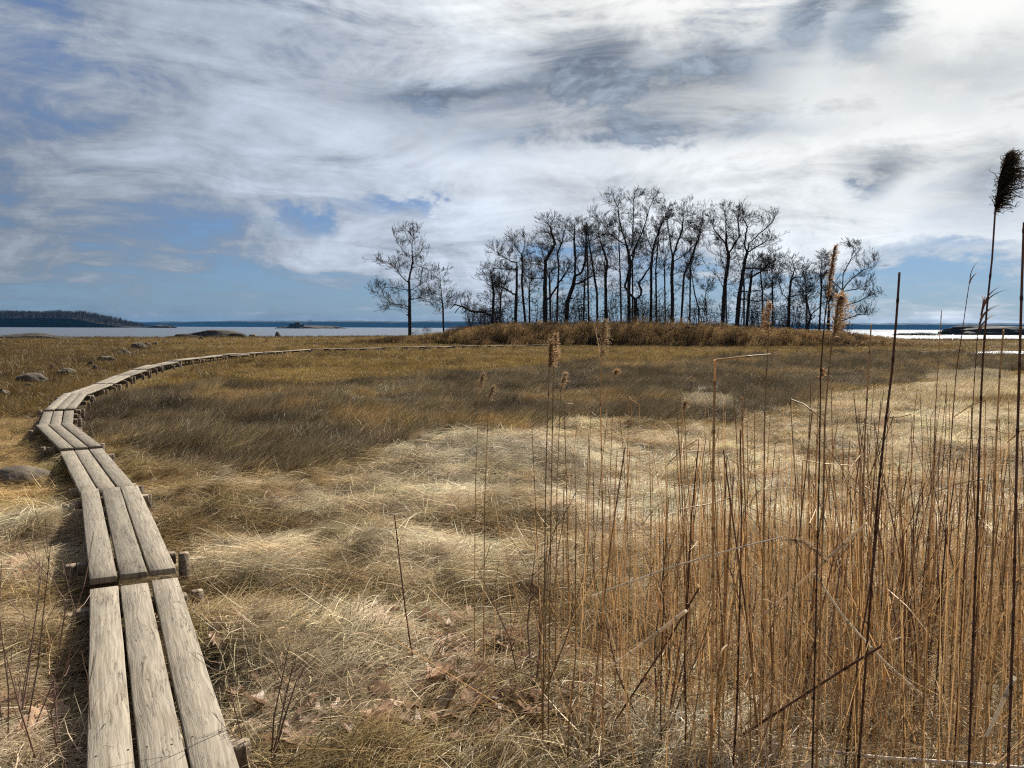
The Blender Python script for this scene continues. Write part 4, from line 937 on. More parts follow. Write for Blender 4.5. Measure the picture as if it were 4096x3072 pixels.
def coll(name, objs):
    c = bpy.data.collections.new(name)
    for o in objs: c.objects.link(o)
    return c
def scatter(name, c, pos, rot, scl, idx, tint, label):
    n = len(pos)
    me = bpy.data.meshes.new(name); me.vertices.add(n); me.vertices.foreach_set('co', np.asarray(pos, np.float32).ravel())
    for an, typ, dat, key in (('rot', 'FLOAT_VECTOR', rot, 'vector'), ('scl', 'FLOAT_VECTOR', scl, 'vector'), ('tint', 'FLOAT_VECTOR', tint, 'vector')):
        at = me.attributes.new(an, typ, 'POINT'); at.data.foreach_set(key, np.asarray(dat, np.float32).ravel())
    at = me.attributes.new('idx', 'INT', 'POINT'); at.data.foreach_set('value', np.asarray(idx, np.int32))
    o = obj(name, me); ng = bpy.data.node_groups.new(name, 'GeometryNodeTree')
    ng.interface.new_socket('Geometry', in_out='INPUT', socket_type='NodeSocketGeometry'); ng.interface.new_socket('Geometry', in_out='OUTPUT', socket_type='NodeSocketGeometry')
    gi = ng.nodes.new('NodeGroupInput'); go = ng.nodes.new('NodeGroupOutput'); ip = ng.nodes.new('GeometryNodeInstanceOnPoints'); ci = ng.nodes.new('GeometryNodeCollectionInfo')
    ci.inputs['Collection'].default_value = c; ci.inputs['Separate Children'].default_value = True; ci.inputs['Reset Children'].default_value = True
    def na(nm, t):
        q = ng.nodes.new('GeometryNodeInputNamedAttribute'); q.data_type = t; q.inputs[0].default_value = nm; return q.outputs[0]
    L = ng.links.new
    L(gi.outputs[0], ip.inputs['Points']); L(ci.outputs[0], ip.inputs['Instance']); ip.inputs['Pick Instance'].default_value = True
    L(na('idx', 'INT'), ip.inputs['Instance Index']); L(na('rot', 'FLOAT_VECTOR'), ip.inputs['Rotation']); L(na('scl', 'FLOAT_VECTOR'), ip.inputs['Scale'])
    L(ip.outputs[0], go.inputs[0])
    md = o.modifiers.new('scatter', 'NODES'); md.node_group = ng
    tag(o, label, kind='stuff'); return o
def euler_from(dirang, nrm):
    z = nrm; x = np.stack([np.cos(dirang), np.sin(dirang), np.zeros(len(z))], -1)
    x = x - z * (x * z).sum(1, keepdims=True); x /= np.linalg.norm(x, axis=1, keepdims=True); y = np.cross(z, x)
    return np.stack([np.arctan2(y[:, 2], z[:, 2]), -np.arcsin(np.clip(x[:, 2], -1, 1)), np.arctan2(x[:, 1], x[:, 0])], -1)
def normals(x, y, e=.05):
    n = np.stack([-(hgt(x + e, y) - hgt(x - e, y)) / (2 * e), -(hgt(x, y + e) - hgt(x, y - e)) / (2 * e), np.ones(len(x))], -1)
    return n / np.linalg.norm(n, axis=1, keepdims=True)

WALKSEG = np.array([np.concatenate([a, b]) for a, b in WALK])
def walk_dist(x, y):
    d = np.full(len(x), 1e9)
    for x0, y0, x1, y1 in WALKSEG:
        t = np.clip(((x - x0) * (x1 - x0) + (y - y0) * (y1 - y0)) / ((x1 - x0) ** 2 + (y1 - y0) ** 2), 0, 1)
        d = np.minimum(d, np.hypot(x - x0 - t * (x1 - x0), y - y0 - t * (y1 - y0)))
    return d
def field(y0, y1, dens, r, marg=1.22):
    """random points inside the view wedge between two depths"""
    k = .64 * marg; A = k * (y1 ** 2 - y0 ** 2) + 2 * 1.2 * (y1 - y0); n = int(A * dens)
    y = np.sqrt(r.uniform(y0 ** 2, y1 ** 2, n)); x = r.uniform(-1, 1, n) * (k * y + 1.2); return x, y

r = np.random.default_rng(21)
GM = M['grass']
mats_ = []
for k in range(7):   # lying, combed mats of straw
    n = 64
    parts = [ribbons(disc(n, .19, r, .0, .05), r.normal(0, .62, n), r.uniform(.05, .85, n), r.uniform(.16, .50, n), r.uniform(.0028, .0058, n), r.uniform(.9, 1.7, n), 5, r, r.uniform(-.9, .9, n)),
             ribbons(disc(22, .27, r, .03, .06), r.uniform(0, 6.28, 22), r.uniform(-.15, .6, 22), r.uniform(.10, .45, 22), r.uniform(.003, .0062, 22), r.uniform(.0, .9, 22), 4, r, None, r.uniform(.9, 1.6, 22))]
    mats_.append(proto('straw_mat_%d' % k, parts, GM))
lick = []
for k in range(4):   # cowlicks: grass falling over from a crest
    n = 100; rt = disc(n, .10, r, 0, .02); rt[:, 0] *= .6; rt[:, 1] *= 2.2
    parts = [ribbons(rt, r.normal(0, .35, n), r.uniform(.85, 1.35, n), r.uniform(.35, .6, n), r.uniform(.003, .0055, n), r.uniform(1.9, 2.7, n), 6, r, r.uniform(-.7, .7, n))]
    lick.append(proto('straw_lick_%d' % k, parts, GM))
spart = []
for k in range(5):   # upright marsh grass, wind-swept
    n = 46
    parts = [ribbons(disc(n, .17, r), r.normal(.2, .75, n), r.uniform(1.0, 1.5, n), r.uniform(.22, .50, n), r.uniform(.004, .0075, n), r.uniform(.1, .9, n), 4, r),
             ribbons(disc(11, .17, r), r.normal(.2, .5, 11), r.uniform(.8, 1.3, 11), r.uniform(.35, .55, 11), r.uniform(.004, .006, 11), r.uniform(.5, 1.2, 11), 4, r, None, r.uniform(1.8, 3.6, 11))]
    spart.append(proto('marsh_grass_%d' % k, parts, GM))
shrt = []
for k in range(5):   # short salt hay
    n = 70
    parts = [ribbons(disc(n, .30, r), r.normal(0, 1.2, n), r.uniform(.35, 1.25, n), r.uniform(.10, .26, n), r.uniform(.006, .011, n), r.uniform(.2, 1.3, n), 3, r)]
    shrt.append(proto('salt_hay_%d' % k, parts, GM))
tallg = []
for k in range(3):
    n = 40
    parts = [ribbons(disc(n, .3, r), r.normal(.0, 1.0, n), r.uniform(1.1, 1.55, n), r.uniform(.35, .75, n), r.uniform(.012, .02, n), r.uniform(.1, .7, n), 3, r)]
    tallg.append(proto('shore_grass_%d' % k, parts, GM))
far_reed = []
for k in range(5):   # reeds with plumes, seen at 90 m
    n = 30; rt = disc(n, .42, r); ln = r.uniform(1.5, 2.55, n); az = r.normal(0, .8, n); pt = r.uniform(1.36, 1.56, n)
    parts = [ribbons(rt, az, pt, ln, np.full(n, .020), r.uniform(0, .2, n), 3, r, None, r.uniform(.5, 1.7, n), 0, .6)]
    top = rt + np.stack([np.cos(az) * np.cos(pt), np.sin(az) * np.cos(pt), np.sin(pt)], -1) * ln[:, None] * .93
    for q in range(1):
        parts.append(ribbons(top + r.normal(0, .02, top.shape), r.normal(.2, .8, n), r.uniform(.3, 1.3, n), r.uniform(.16, .32, n), r.uniform(.018, .034, n), r.uniform(.2, 1.2, n), 3, r, None, r.uniform(1.2, 2.2, n), .3))
    m_ = 14; j = r.integers(0, n, m_); h = r.uniform(.1, .85, m_)
    st = rt[j] + np.stack([np.cos(az[j]) * np.cos(pt[j]), np.sin(az[j]) * np.cos(pt[j]), np.sin(pt[j])], -1) * (ln[j] * h)[:, None]
    parts.append(ribbons(st, r.uniform(0, 6.28, m_), r.uniform(.5, 1.4, m_), r.uniform(.25, .55, m_), r.uniform(.014, .028, m_), r.uniform(.4, 1.6, m_), 3, r))
    far_reed.append(proto('far_reed_%d' % k, parts, M['reedfar']))
C_near = coll('near_grass_kinds', mats_ + lick); C_sp = coll('marsh_grass_kinds', spart); C_sh = coll('salt_hay_kinds', shrt); C_tl = coll('shore_grass_kinds', tallg); C_fr = coll('far_reed_kinds', far_reed)
# note: collection children are picked in alphabetical order

def flow(x, y):
    return .25 + 3.0 * fbm(x / 1.3, y / 1.3, 51, 2) + 2.0 * fbm(x / .42, y / .42, 57, 2)
def jit(c, r, a=.18):
    n = len(c); return np.clip(c * (1 + r.normal(0, a, (n, 1))) * (1 + r.normal(0, .04, (n, 3))), .004, .9)

# straw and hay of the foreground
X, Y = [], []
for y0, y1, dn in ((1.6, 7, 95), (7, 10, 62), (10, 14, 40), (14, 20, 22)):
    a, b = field(y0, y1, dn, r); X.append(a); Y.append(b)
x = np.concatenate(X); y = np.concatenate(Y); b, s, w = zones(x, y)
dpool = np.hypot(x - POOL[0], y - POOL[1])
keep = (s | ((~b) & (y < 19))) & (walk_dist(x, y) > .33)
x, y, b, s, w = x[keep], y[keep], b[keep], s[keep], w[keep]
n = len(x); crest = fbm(x / .55 + 3, y / .4, 8, 3)
islick = r.random(n) < np.where(s, .10, .24) * (1 + 1.2 * (crest > .06))
idx = np.where(islick, r.integers(0, 4, n), 4 + r.integers(0, 7, n))          # straw_lick_* sort before straw_mat_*
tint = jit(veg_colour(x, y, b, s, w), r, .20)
dark = r.random(n) < .16; tint[dark] *= .55; pale = (r.random(n) < .12) & s; tint[pale] *= 1.25
sc = r.uniform(.7, 1.15, n) * np.where(islick, .8, 1.0)
z = hgt(x, y) - .012 + r.uniform(0, .03, n)
scatter('matted_straw', C_near, np.stack([x, y, z], -1), euler_from(flow(x, y), normals(x, y)), np.stack([sc, sc, sc * np.where(islick, r.uniform(.45, .95, n), .8)], -1), idx, np.clip(tint, 0, .88), 'matted pale straw covering the foreground ground')

# grey-brown marsh grass band
X, Y = [], []
for y0, y1, dn in ((9, 20, 55), (20, 34, 30), (34, 75, 9)):
    a, b = field(y0, y1, dn, r); X.append(a); Y.append(b)
x = np.concatenate(X); y = np.concatenate(Y); b, s, w = zones(x, y)
keep = b & (~w) & (walk_dist(x, y) > .5) & (np.hypot((x - POOL[0]) / .8, (y - POOL[1]) / 1.3) > .62) & (seg_dist(x, y, CREEK) > 4.2) & (seg_dist(x, y, CREEK - np.array([1., 5.])) > 6)
x, y, b, s, w = x[keep], y[keep], b[keep], s[keep], w[keep]; n = len(x)
tint = jit(veg_colour(x, y, b, s, w), r, .22)
pn = fbm(x / 1.7, y / 2.6, 125, 4); tint = tint * (1 + .5 * sstep(-y, -17, -11)[:, None]) * np.clip(1 + 2.4 * pn, .5, 1.9)[:, None]
tint = np.where((pn > .12)[:, None], tint * np.array([1.12, 1.0, .78]), tint)
sc = r.uniform(.7, 1.2, n) * (1 + .35 * sstep(y, 25, 60)); sz = sc * np.clip(.82 + 1.7 * fbm(x / 1.6, y / 1.6, 23, 3), .28, 1.5)
sz = sz * np.clip(seg_dist(x, y, CREEK - np.array([1., 4.])) / 9 - .15, .18, 1) * np.clip(np.hypot((x - POOL[0]) / .9, (y - POOL[1] + 1.2) / 2.4) - .35, .12, 1)
scatter('marsh_grass', C_sp, np.stack([x, y, hgt(x, y) - .02], -1), np.stack([r.normal(0, .10, n), r.normal(.16, .16, n), .3 + r.normal(0, .5, n) + 3.2 * fbm(x / 1.6, y / 1.6, 131, 2)], -1), np.stack([sc, sc, sz], -1), r.integers(0, 5, n), tint, 'wind-swept grey brown marsh grass in a band across the middle')

# short salt hay of the meadow
X, Y = [], []
for y0, y1, dn in ((14, 30, 26), (30, 60, 13), (60, 135, 5), (135, 178, 3)):
    a, b = field(y0, y1, dn, r); X.append(a); Y.append(b)
x = np.concatenate(X); y = np.concatenate(Y); b, s, w = zones(x, y); h = hgt(x, y)
keep = ((~b) | w) & (walk_dist(x, y) > .48) & (h > -.16) & (seg_dist(x, y, CREEK) > 4.2) & ((((x - 15) / 31) ** 2 + ((y - 110) / 13) ** 2) > 1)
x, y, b, s, w, h = x[keep], y[keep], b[keep], s[keep], w[keep], h[keep]; n = len(x)
tint = jit(veg_colour(x, y, b, s, w), r, .20); dk = r.random(n) < .10; tint[dk] *= .5
sc = r.uniform(.8, 1.3, n) * np.clip(y / 45, 1, 2.3); sz = sc * np.clip(.8 + 1.3 * fbm(x / 3, y / 1.4, 29, 3), .35, 1.4) / np.clip(y / 60, 1, 1.7) * np.clip(seg_dist(x, y, CREEK - np.array([1., 4.])) / 9 - .15, .2, 1) * np.clip((walk_dist(x, y) - .3) / .9, .3, 1)
scatter('salt_hay', C_sh, np.stack([x, y, h - .02], -1), np.stack([r.normal(0, .12, n), r.normal(0, .12, n), flow(x / 2, y / 2)], -1), np.stack([sc, sc, sz], -1), r.integers(0, 5, n), tint, 'golden brown short salt hay meadow around the boardwalk')

# taller grass along the shore, beside the boardwalk and on the left
x, y = field(14, 176, 3.0, r); b, s, w = zones(x, y); h = hgt(x, y)
d = shore_y(x) - y; left = sstep(-x / np.maximum(y, 1), .22, .5)
pr = np.where((d < 16) & (d > -2), .8, .0) + np.where((y < 60) & (~b), .12 * left, 0) + np.where((fbm(x / 5, y / 2, 33, 3) > .10) & (y > 40), .25, 0) + 0
keep = (r.random(len(x)) < pr) & (h > -.2) & (walk_dist(x, y) > 1.3) & ((((x - 15) / 31) ** 2 + ((y - 110) / 13) ** 2) > 1) & (~s)
rx_, ry_ = [], []
for (a_, b_, c_, d_) in ROCKS:
    th = r.uniform(2.6, 6.8, 14); rx_ += list(a_ + c_ * 1.0 * np.cos(th)); ry_ += list(b_ + d_ * 1.0 * np.sin(th))
nr_ = len(rx_); x = np.concatenate([x[keep], rx_]); y = np.concatenate([y[keep], ry_]); h = hgt(x, y); n = len(x)
tint = jit(np.tile(np.array([.125, .082, .032]), (n, 1)), r, .3); sc = r.uniform(.6, 1.15, n)
scatter('shore_grass', C_tl, np.stack([x, y, h - .03], -1), np.stack([r.normal(0, .1, n), r.normal(.05, .1, n), r.uniform(0, 6.28, n)], -1), np.stack([sc, sc, sc * r.uniform(.55, 1.0, n)], -1) * np.where(np.arange(n) >= n - nr_, .42, 1.)[:, None], r.integers(0, 3, n), tint * np.where(np.arange(n) >= n - nr_, 1.5, 1.)[:, None], 'taller dark brown grass along the shore and the rocks')

# reed belt in front of the grove
BX = np.array([1400, 1540, 1660, 1760, 1860, 2000, 2300, 2700, 3000, 3300, 3500, 3650, 3740])
BF = np.array([98, 96, 94, 92, 90, 88.5, 88, 88, 88, 89, 90, 93, 95.])    # front edge
BB = np.array([100, 100, 100, 100, 100.5, 101, 101, 101, 101, 101, 99, 98, 97.])
BH = np.array([.20, .32, .42, .56, .78, .92, .92, .88, .80, .70, .50, .30, .18])
n = 4600; q = r.uniform(1400, 3740, n); t = r.uniform(0, 1, n) ** 1.25
y = np.interp(q, BX, BF) + (np.interp(q, BX, BB) - np.interp(q, BX, BF)) * t + 2.6 * fbm(q / 60, q * 0, 77, 4) - r.exponential(.9, n)
x = (q - 2048) / FPX * y; h = hgt(x, y)
tint = jit(np.tile(np.array([.205, .130, .056]), (n, 1)), r, .34)
sc = r.uniform(.8, 1.1, n); sz = r.uniform(.9, 1.12, n) * np.interp(q, BX, BH) * (1 + .30 * fbm(x / 2.2, y / 2.2, 78, 3)) * 1.10 * np.clip(.80 + (y - np.interp(q, BX, BF)) / 5, .35, 1)
scatter('reed_belt', C_fr, np.stack([x, y, h - .05], -1), np.stack([r.normal(0, .04, n), r.normal(.06, .05, n), r.normal(0, .4, n)], -1), np.stack([sc, sc, sz], -1), r.integers(0, 5, n), tint, 'belt of tall brown reeds with feathery tops before the grove')
# scrubby growth under the grove
n = 900; q = r.uniform(1780, 3450, n); y = r.uniform(100, 118, n); x = (q - 2048) / FPX * y
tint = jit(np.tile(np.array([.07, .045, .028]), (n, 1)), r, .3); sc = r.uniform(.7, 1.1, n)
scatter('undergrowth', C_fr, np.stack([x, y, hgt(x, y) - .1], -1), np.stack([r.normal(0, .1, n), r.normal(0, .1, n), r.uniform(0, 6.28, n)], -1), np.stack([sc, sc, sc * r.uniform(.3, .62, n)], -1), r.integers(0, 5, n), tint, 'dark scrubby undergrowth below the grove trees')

# wood on the headland: bare trees seen as one dark mass
hw = []
for k, (P, par, rad) in enumerate(TREE_MESHES):
    keepn = rad > .03; p2 = par.copy(); p2[~keepn] = -1
    V, F = tubes(P, p2, np.maximum(rad * 2.2, .14), 3); hw.append(bpy.data.objects.new('wood_tree_%d' % k, mesh_np('wood_tree_%d' % k, V, F, [M['bark']], True)))
C_wd = coll('wood_kinds', hw)
n = 6500; q = r.uniform(-1350, 488, n); Yh = HD + r.uniform(-2, 120, n); x = (q - 2048) / FPX * HD
hb = prof_head(x) * np.minimum(1, .72 + (Yh - HD) / 160) * np.where(Yh - HD < 96, 1, .8)
sc = r.uniform(.34, .62, n) * (1 + .5 * fbm(q / 40, q * 0, 19, 3)) * np.interp(q, [-1350, 150, 400, 470, 490], [1, 1, .8, .55, .35])
scatter('headland_wood', C_wd, np.stack([x, Yh, hb * np.clip((Yh - HD + 2) / 6, .25, 1) - 1.5], -1), np.stack([np.zeros(n), np.zeros(n), r.uniform(0, 6.28, n)], -1), np.stack([sc * 2.3, sc * 2.3, sc], -1), r.integers(0, 3, n), np.full((n, 3), .05), 'dark leafless wood covering the headland at left')
n = 90; x = at_y(3960, 1310, 380)[0] + r.normal(0, 13, n); y = 380 + r.normal(0, 3, n)
scatter('islet_scrub', C_tl, np.stack([x, y, 2.6 - .004 * (x - at_y(3960, 1310, 380)[0]) ** 2], -1), np.zeros((n, 3)), np.tile(np.array([3.0, 3.0, 2.6]), (n, 1)), r.integers(0, 3, n), np.full((n, 3), .03), 'dark scrub on top of the right rocky islet')

# ------------------------------------------------------------------ foreground reeds
def cane_mesh(name, pts, r0, r1, mat, sides=6, nodes=.16, seed=0, sub=.05):
    """jointed cane along a polyline, with thicker darker nodes"""
    r = np.random.default_rng(seed); pts = np.array(pts, float); Q = resample(pts, sub)
    ln = np.concatenate([[0], np.cumsum(np.linalg.norm(np.diff(Q, axis=0), axis=1))]); Lt = ln[-1]
    stn = np.arange(r.uniform(.03, nodes), Lt - .02, nodes); s_all = [0., Lt]; bul = {}
    for q in stn:
        for o_, k in ((-.010, 0), (-.003, 1), (.003, 1), (.010, 0)): s_all.append(q + o_); bul[round(q + o_, 5)] = k
    s_all += list(np.linspace(0, Lt, max(3, int(Lt / .14)))); ss = np.array(sorted(set(round(max(0, min(Lt, v)), 5) for v in s_all)))
    C = np.stack([np.interp(ss, ln, Q[:, i]) for i in range(3)], -1); k = np.array([bul.get(v, 0) for v in ss], float)
    R_ = (r0 + (r1 - r0) * ss / Lt) * (1 + .28 * k)
    D = np.gradient(C, axis=0); D /= np.maximum(np.linalg.norm(D, axis=1, keepdims=True), 1e-9)
    ref = np.array([.2, .9, .3]); a = np.cross(D, ref); a /= np.linalg.norm(a, axis=1, keepdims=True); b = np.cross(D, a)
    t = np.arange(sides) * 2 * math.pi / sides
    V = (C[:, None] + R_[:, None, None] * (a[:, None] * np.cos(t)[None, :, None] + b[:, None] * np.sin(t)[None, :, None])).reshape(-1, 3)
    n = len(ss); bs = np.arange(n - 1)[:, None] * sides; j = np.arange(sides)[None]; kk = (j + 1) % sides
    F = np.stack([bs + j, bs + kk, bs + sides + kk, bs + sides + j], -1).reshape(-1, 4)
    seg = np.searchsorted(stn, ss); lev = r.uniform(.7, 1.3, len(stn) + 2)[seg]
    sh = np.repeat(np.where(k > 0, .4, lev), sides)
    return mesh_np(name, V, F, [mat], True, {'shade': ('FLOAT', sh)})
def plume_mesh(name, L, width, n, mat, seed, lean=.5, droop=1.6, wind=1.0, pr=(.5, 1.35)):
    """feathery panicle: fine branchlets along a nodding axis, blown to +x"""
    r = np.random.default_rng(seed); t = r.uniform(0, 1, n) ** .8
    ax = np.stack([lean * L * t ** 2, np.zeros(n), L * t * (1 - .18 * lean * t)], -1)
    w = width * np.sin(math.pi * np.clip(t * .86 + .12, 0, 1)) ** .7
    az = r.normal(0, 1.0 / max(wind, .3), n); ln = np.maximum(w * r.uniform(.7, 1.5, n) * 1.5, .02)
    p1 = ribbons(ax, az, r.uniform(*pr, n), ln, r.uniform(.0018, .0036, n), r.uniform(.3 * min(1, droop), droop, n), 4, r, None, r.uniform(.55, 1.4, n), .2, .5)
    # fuzz
    m_ = n * 3; j = r.integers(0, n, m_); e = p1[0].reshape(n, 8, 3)[j, r.integers(2, 8, m_)]
    p2 = ribbons(e, r.normal(0, 1.2, m_), r.uniform(-.3, 1.2, m_), r.uniform(.008, .022, m_), r.uniform(.0015, .003, m_), r.uniform(0, 1, m_), 3, r, None, r.uniform(.8, 1.8, m_), .2, .3)
    V, F, Sh = join([p1, p2]); return mesh_np(name, V, F, [mat], False, {'shade': ('FLOAT', Sh)})
def leaf_mesh(name, L, w, seed, pitch=1.1, bend=1.5, mat=None):
    r = np.random.default_rng(seed)
    V, F, Sh = ribbons(np.zeros((1, 3)), np.array([0.]), np.array([pitch]), np.array([L]), np.array([w]), np.array([bend]), 9, r, np.array([.3]), np.array([1.1]), .08, .05)
    return mesh_np(name, V, F, [mat or M['dryleaf']], True, {'shade': ('FLOAT', Sh)})
q_ = W0 / 2212
def reed_px(pts, Y, r0, r1, label, mat='reed', plume=None, leaves=(), seed=0, name='reed', grp=None, to_ground=True):
    """pts in 2212-wide picture px from top to bottom, at depth Y (number or list)"""
    Ys = [Y] * len(pts) if not isinstance(Y, (list, tuple)) else Y
    Q = [at_y(p[0] * q_, p[1] * q_, yy) for p, yy in zip(pts, Ys)][::-1]
    if to_ground:
        d = Q[0] - Q[1]; b = Q[0]
        gz = float(hgt(b[0], b[1]))
        if b[2] > gz:
            k = (b[2] - gz + .04) / max(1e-3, abs(d[2])) ; k = min(k, 60)
            nb = b + np.array([d[0] * k * .5, d[1] * k * .5, -(b[2] - gz + .04)])
            Q = [nb] + Q
    Q = np.array(Q); base = Q[0].copy()
    root = tag(empty(name, base), label, 'reed' if name == 'reed' else 'cane', grp)
    obj('stalk', cane_mesh('stalk', Q - base, r0, r1, M[mat], 7, .19, seed), root)
    top = Q[-1] - base
    if plume:
        L, w, n, mt, lean, rz = plume[:6]; dr = plume[6] if len(plume) > 6 else 1.6; tilt = plume[7] if len(plume) > 7 else 0
        wd = plume[8] if len(plume) > 8 else 1.0; pr = plume[9] if len(plume) > 9 else (.5, 1.35)
        obj('plume', plume_mesh('plume', L, w, n, M[mt], seed + 3, lean, dr, wd, pr), root, top - np.array([0, 0, .015]), (0, tilt, rz))
    for k, (h, L, w, rz, pt, bd) in enumerate(leaves):
        i = np.interp(h, np.linspace(0, 1, len(Q)), np.arange(len(Q))); a = int(i); bq = min(a + 1, len(Q) - 1); P = Q[a] + (Q[bq] - Q[a]) * (i - a) - base
        obj('leaf', leaf_mesh('leaf', L, w, seed + 20 + k, pt, bd, M['darkreed'] if mat == 'darkreed' else None), root, P, (0, 0, rz))  # leaves of dark reeds painted dark, as silhouettes against the light
    return root
G1 = 'distinct reeds of the foreground stand'
reed_px([(2150, 452), (2143, 560), (2133, 650), (2122, 790), (2116, 940), (2112, 1100)], 2.5, .0046, .0026, 'tallest reed at the right edge carrying a big dark wind-blown plume', 'darkreed', (.180, .042, 760, 'plume_dark', .18, 0.0, 1.1, -.02, 1.9, (.1, 1.25)), (), 1, grp=G1)
reed_px([(2212, 480), (2207, 620), (2203, 760), (2196, 1000), (2190, 1300)], 2.3, .0044, .0034, 'thick dark reed stalk cut by the right edge of the picture', 'darkreed', None, (), 2, grp=G1)
reed_px([(1943, 588), (1937, 680), (1927, 800), (1912, 920), (1897, 1060)], 2.6, .0041, .0036, 'bare dark reed with a cleanly snapped top left of the dark plume', 'darkreed', None, (), 3, grp=G1)
reed_px([(2097, 592), (2088, 650), (2078, 720), (2066, 800), (2058, 900)], 3.9, .0036, .0016, 'thin reed with a bent leaf tip just left of the dark-plumed reed', 'darkreed', None, ((.93, .14, .008, .2, 1.2, 1.9), (.97, .10, .006, .0, 1.5, .9)), 4, grp=G1)
reed_px([(2128, 640), (2112, 720), (2106, 800), (2100, 900)], 3.3, .0034, .0014, 'reed with several feathery dry leaves behind the dark-plumed reed', 'darkreed', None, [(.93 - .03 * k, .15 + .02 * (k % 3), .008, .1 + .35 * k % .8, 1.25 - .08 * k, 1.3) for k in range(7)], 5, grp=G1)
reed_px([(1545, 776), (1543, 880), (1541, 1000), (1540, 1140), (1540, 1300)], 3.1, .0056, .0050, 'thick straight reed with its top snapped sideways', 'reed', None, (), 6, grp=G1)
reed_px([(1664, 765), (1628, 768), (1592, 772), (1546, 778)], [3.15, 3.12, 3.1, 3.1], .0046, .0018, 'snapped-off reed top lying level on the thick straight reed', 'reed', None, (), 7, grp=G1, to_ground=False)
reed_px([(1661, 716), (1656, 800), (1652, 900), (1650, 1100)], 3.5, .0040, .0026, 'reed with pale ragged plume at right of the snapped reed', 'reed', (.13, .022, 120, 'plume', -.12, 3.0, 2.4, .06), (), 8, grp=G1)
reed_px([(1800, 722), (1790, 800), (1782, 900), (1778, 1100)], 2.9, .0042, .0026, 'reed with a fat reddish brown plume below the rightmost tree', 'reed', (.155, .034, 260, 'plume', .06, .2, 2.6, .06), (), 9, grp=G1)
reed_px([(1788, 640), (1780, 700), (1773, 800), (1770, 1000)], 2.7, .0040, .0020, 'reed with a slim closed brown plume against the grove', 'darkreed', (.17, .011, 160, 'plume', .05, .4, .15, .08, 1.0, (1.25, 1.5)), (), 10, grp=G1)
reed_px([(1186, 792), (1184, 870), (1180, 980), (1178, 1100)], 3.6, .0036, .0022, 'reed with a pair of tall golden plumes, left one', 'reed', (.125, .017, 170, 'plume', .05, .3, 1.2, .0), (), 11, grp=G1)
reed_px([(1196, 790), (1194, 880), (1192, 1000), (1190, 1120)], 3.65, .0036, .0022, 'reed with the taller right-hand plume of the golden pair', 'reed', (.15, .016, 170, 'plume', .03, .2, 1.2, .0), (), 12, grp=G1)
reed_px([(1298, 770), (1297, 880), (1300, 1000), (1302, 1150)], 3.4, .0038, .0022, 'reed with loose pale plume left of the snapped reed, before the boardwalk end', 'reed', (.16, .024, 130, 'plume', .05, .2, 2.4, .0), ((.95, .22, .010, 3.0, 1.5, .3),), 13, grp=G1)
for k, (px, py, Yd, L, lab) in enumerate([(1036, 830, 4.6, .075, 'short reed with small plume, leftmost of the plumed reeds'), (1056, 862, 4.5, .085, 'short reed with small plume, second from the left of the plumed reeds'), (1212, 835, 4.4, .09, 'reed with small brown plume under the golden pair'), (1327, 808, 4.6, .035, 'reed with a tiny white seed tuft right of the loose pale plume'), (1770, 815, 4.3, .06, 'reed with small grey plume below the fat reddish brown plume'), (1475, 880, 4.2, .05, 'reed ending in a small white curled leaf left of the snapped reed')]):
    reed_px([(px, py), (px - 4, py + 90), (px - 9, py + 220), (px - 10, py + 330)], Yd, .0034, .0018, lab, 'reed', (L, .016, 90, 'plume', .12, .2, 2.0, .1), (), 30 + k, grp=G1)
reed_px([(852, 1113), (862, 1200), (872, 1290), (886, 1390), (905, 1495)], 4.6, .0048, .0032, 'single leaning brown reed standing alone left of the stand', 'darkreed', None, (), 50, grp=G1)
reed_px([(1882, 700), (1876, 800), (1868, 950), (1862, 1150)], 3.2, .0040, .0028, 'straight tall reed just left of the cleanly snapped one', 'reed', None, (), 51, grp=G1)
reed_px([(2168, 712), (2160, 800), (2152, 950), (2146, 1150)], 2.9, .0042, .0030, 'reed stalk between the dark-plumed reed and the right edge', 'reed', None, (), 52, grp=G1)
reed_px([(2034, 670), (2028, 760), (2020, 900), (2012, 1100)], 3.4, .0036, .0016, 'thin pointed reed second left of the dark-plumed reed', 'reed', None, (), 53, grp=G1)
# fallen and slanting canes
def cane_px(pts, Ys, r0, r1, label, mat='cane', seed=0, plume=None):
    return reed_px(pts, list(Ys), r0, r1, label, mat, plume, (), seed, 'fallen_cane', 'fallen and slanting canes among the reeds', False)
cane_px([(1482, 1320), (1440, 1352), (1380, 1398), (1300, 1452), (1222, 1505)], (2.95, 3.1, 3.4, 3.8, 4.3), .0062, .0070, 'bright pale cane slanting up to the right at bottom centre', 'cane', 61)
cane_px([(1872, 1130), (1800, 1196), (1700, 1285), (1600, 1370), (1480, 1470)], (2.9, 3.05, 3.3, 3.6, 4.2), .0062, .0050, 'long pale cane slanting up through the middle of the reeds', 'cane', 62)
cane_px([(1690, 1160), (1600, 1182), (1450, 1225), (1280, 1287)], (3.0, 3.1, 3.4, 3.9), .0042, .0028, 'thin level cane ending in a drooping pale plume', 'cane', 63, (.15, .024, 140, 'plume', .9, .0, 2.6, 1.2))
cane_px([(1560, 1590), (1700, 1612), (1900, 1636), (2080, 1648), (2330, 1668)], (3.4, 3.3, 3.1, 3.0, 2.9), .0066, .0056, 'smooth white cane lying flat along the bottom right edge', 'cane', 64)
cane_px([(1905, 1395), (1800, 1460), (1720, 1512), (1600, 1590)], (2.8, 2.9, 3.0, 3.4), .0054, .0046, 'grey cane slanting below the long pale cane', 'darkreed', 65)
cane_px([(2192, 1462), (2182, 1480), (2160, 1530), (2130, 1590)], (2.7, 2.7, 2.72, 2.75), .0055, .0075, 'folded pale leaf stalk hooked over at the lower right edge', 'cane', 66)
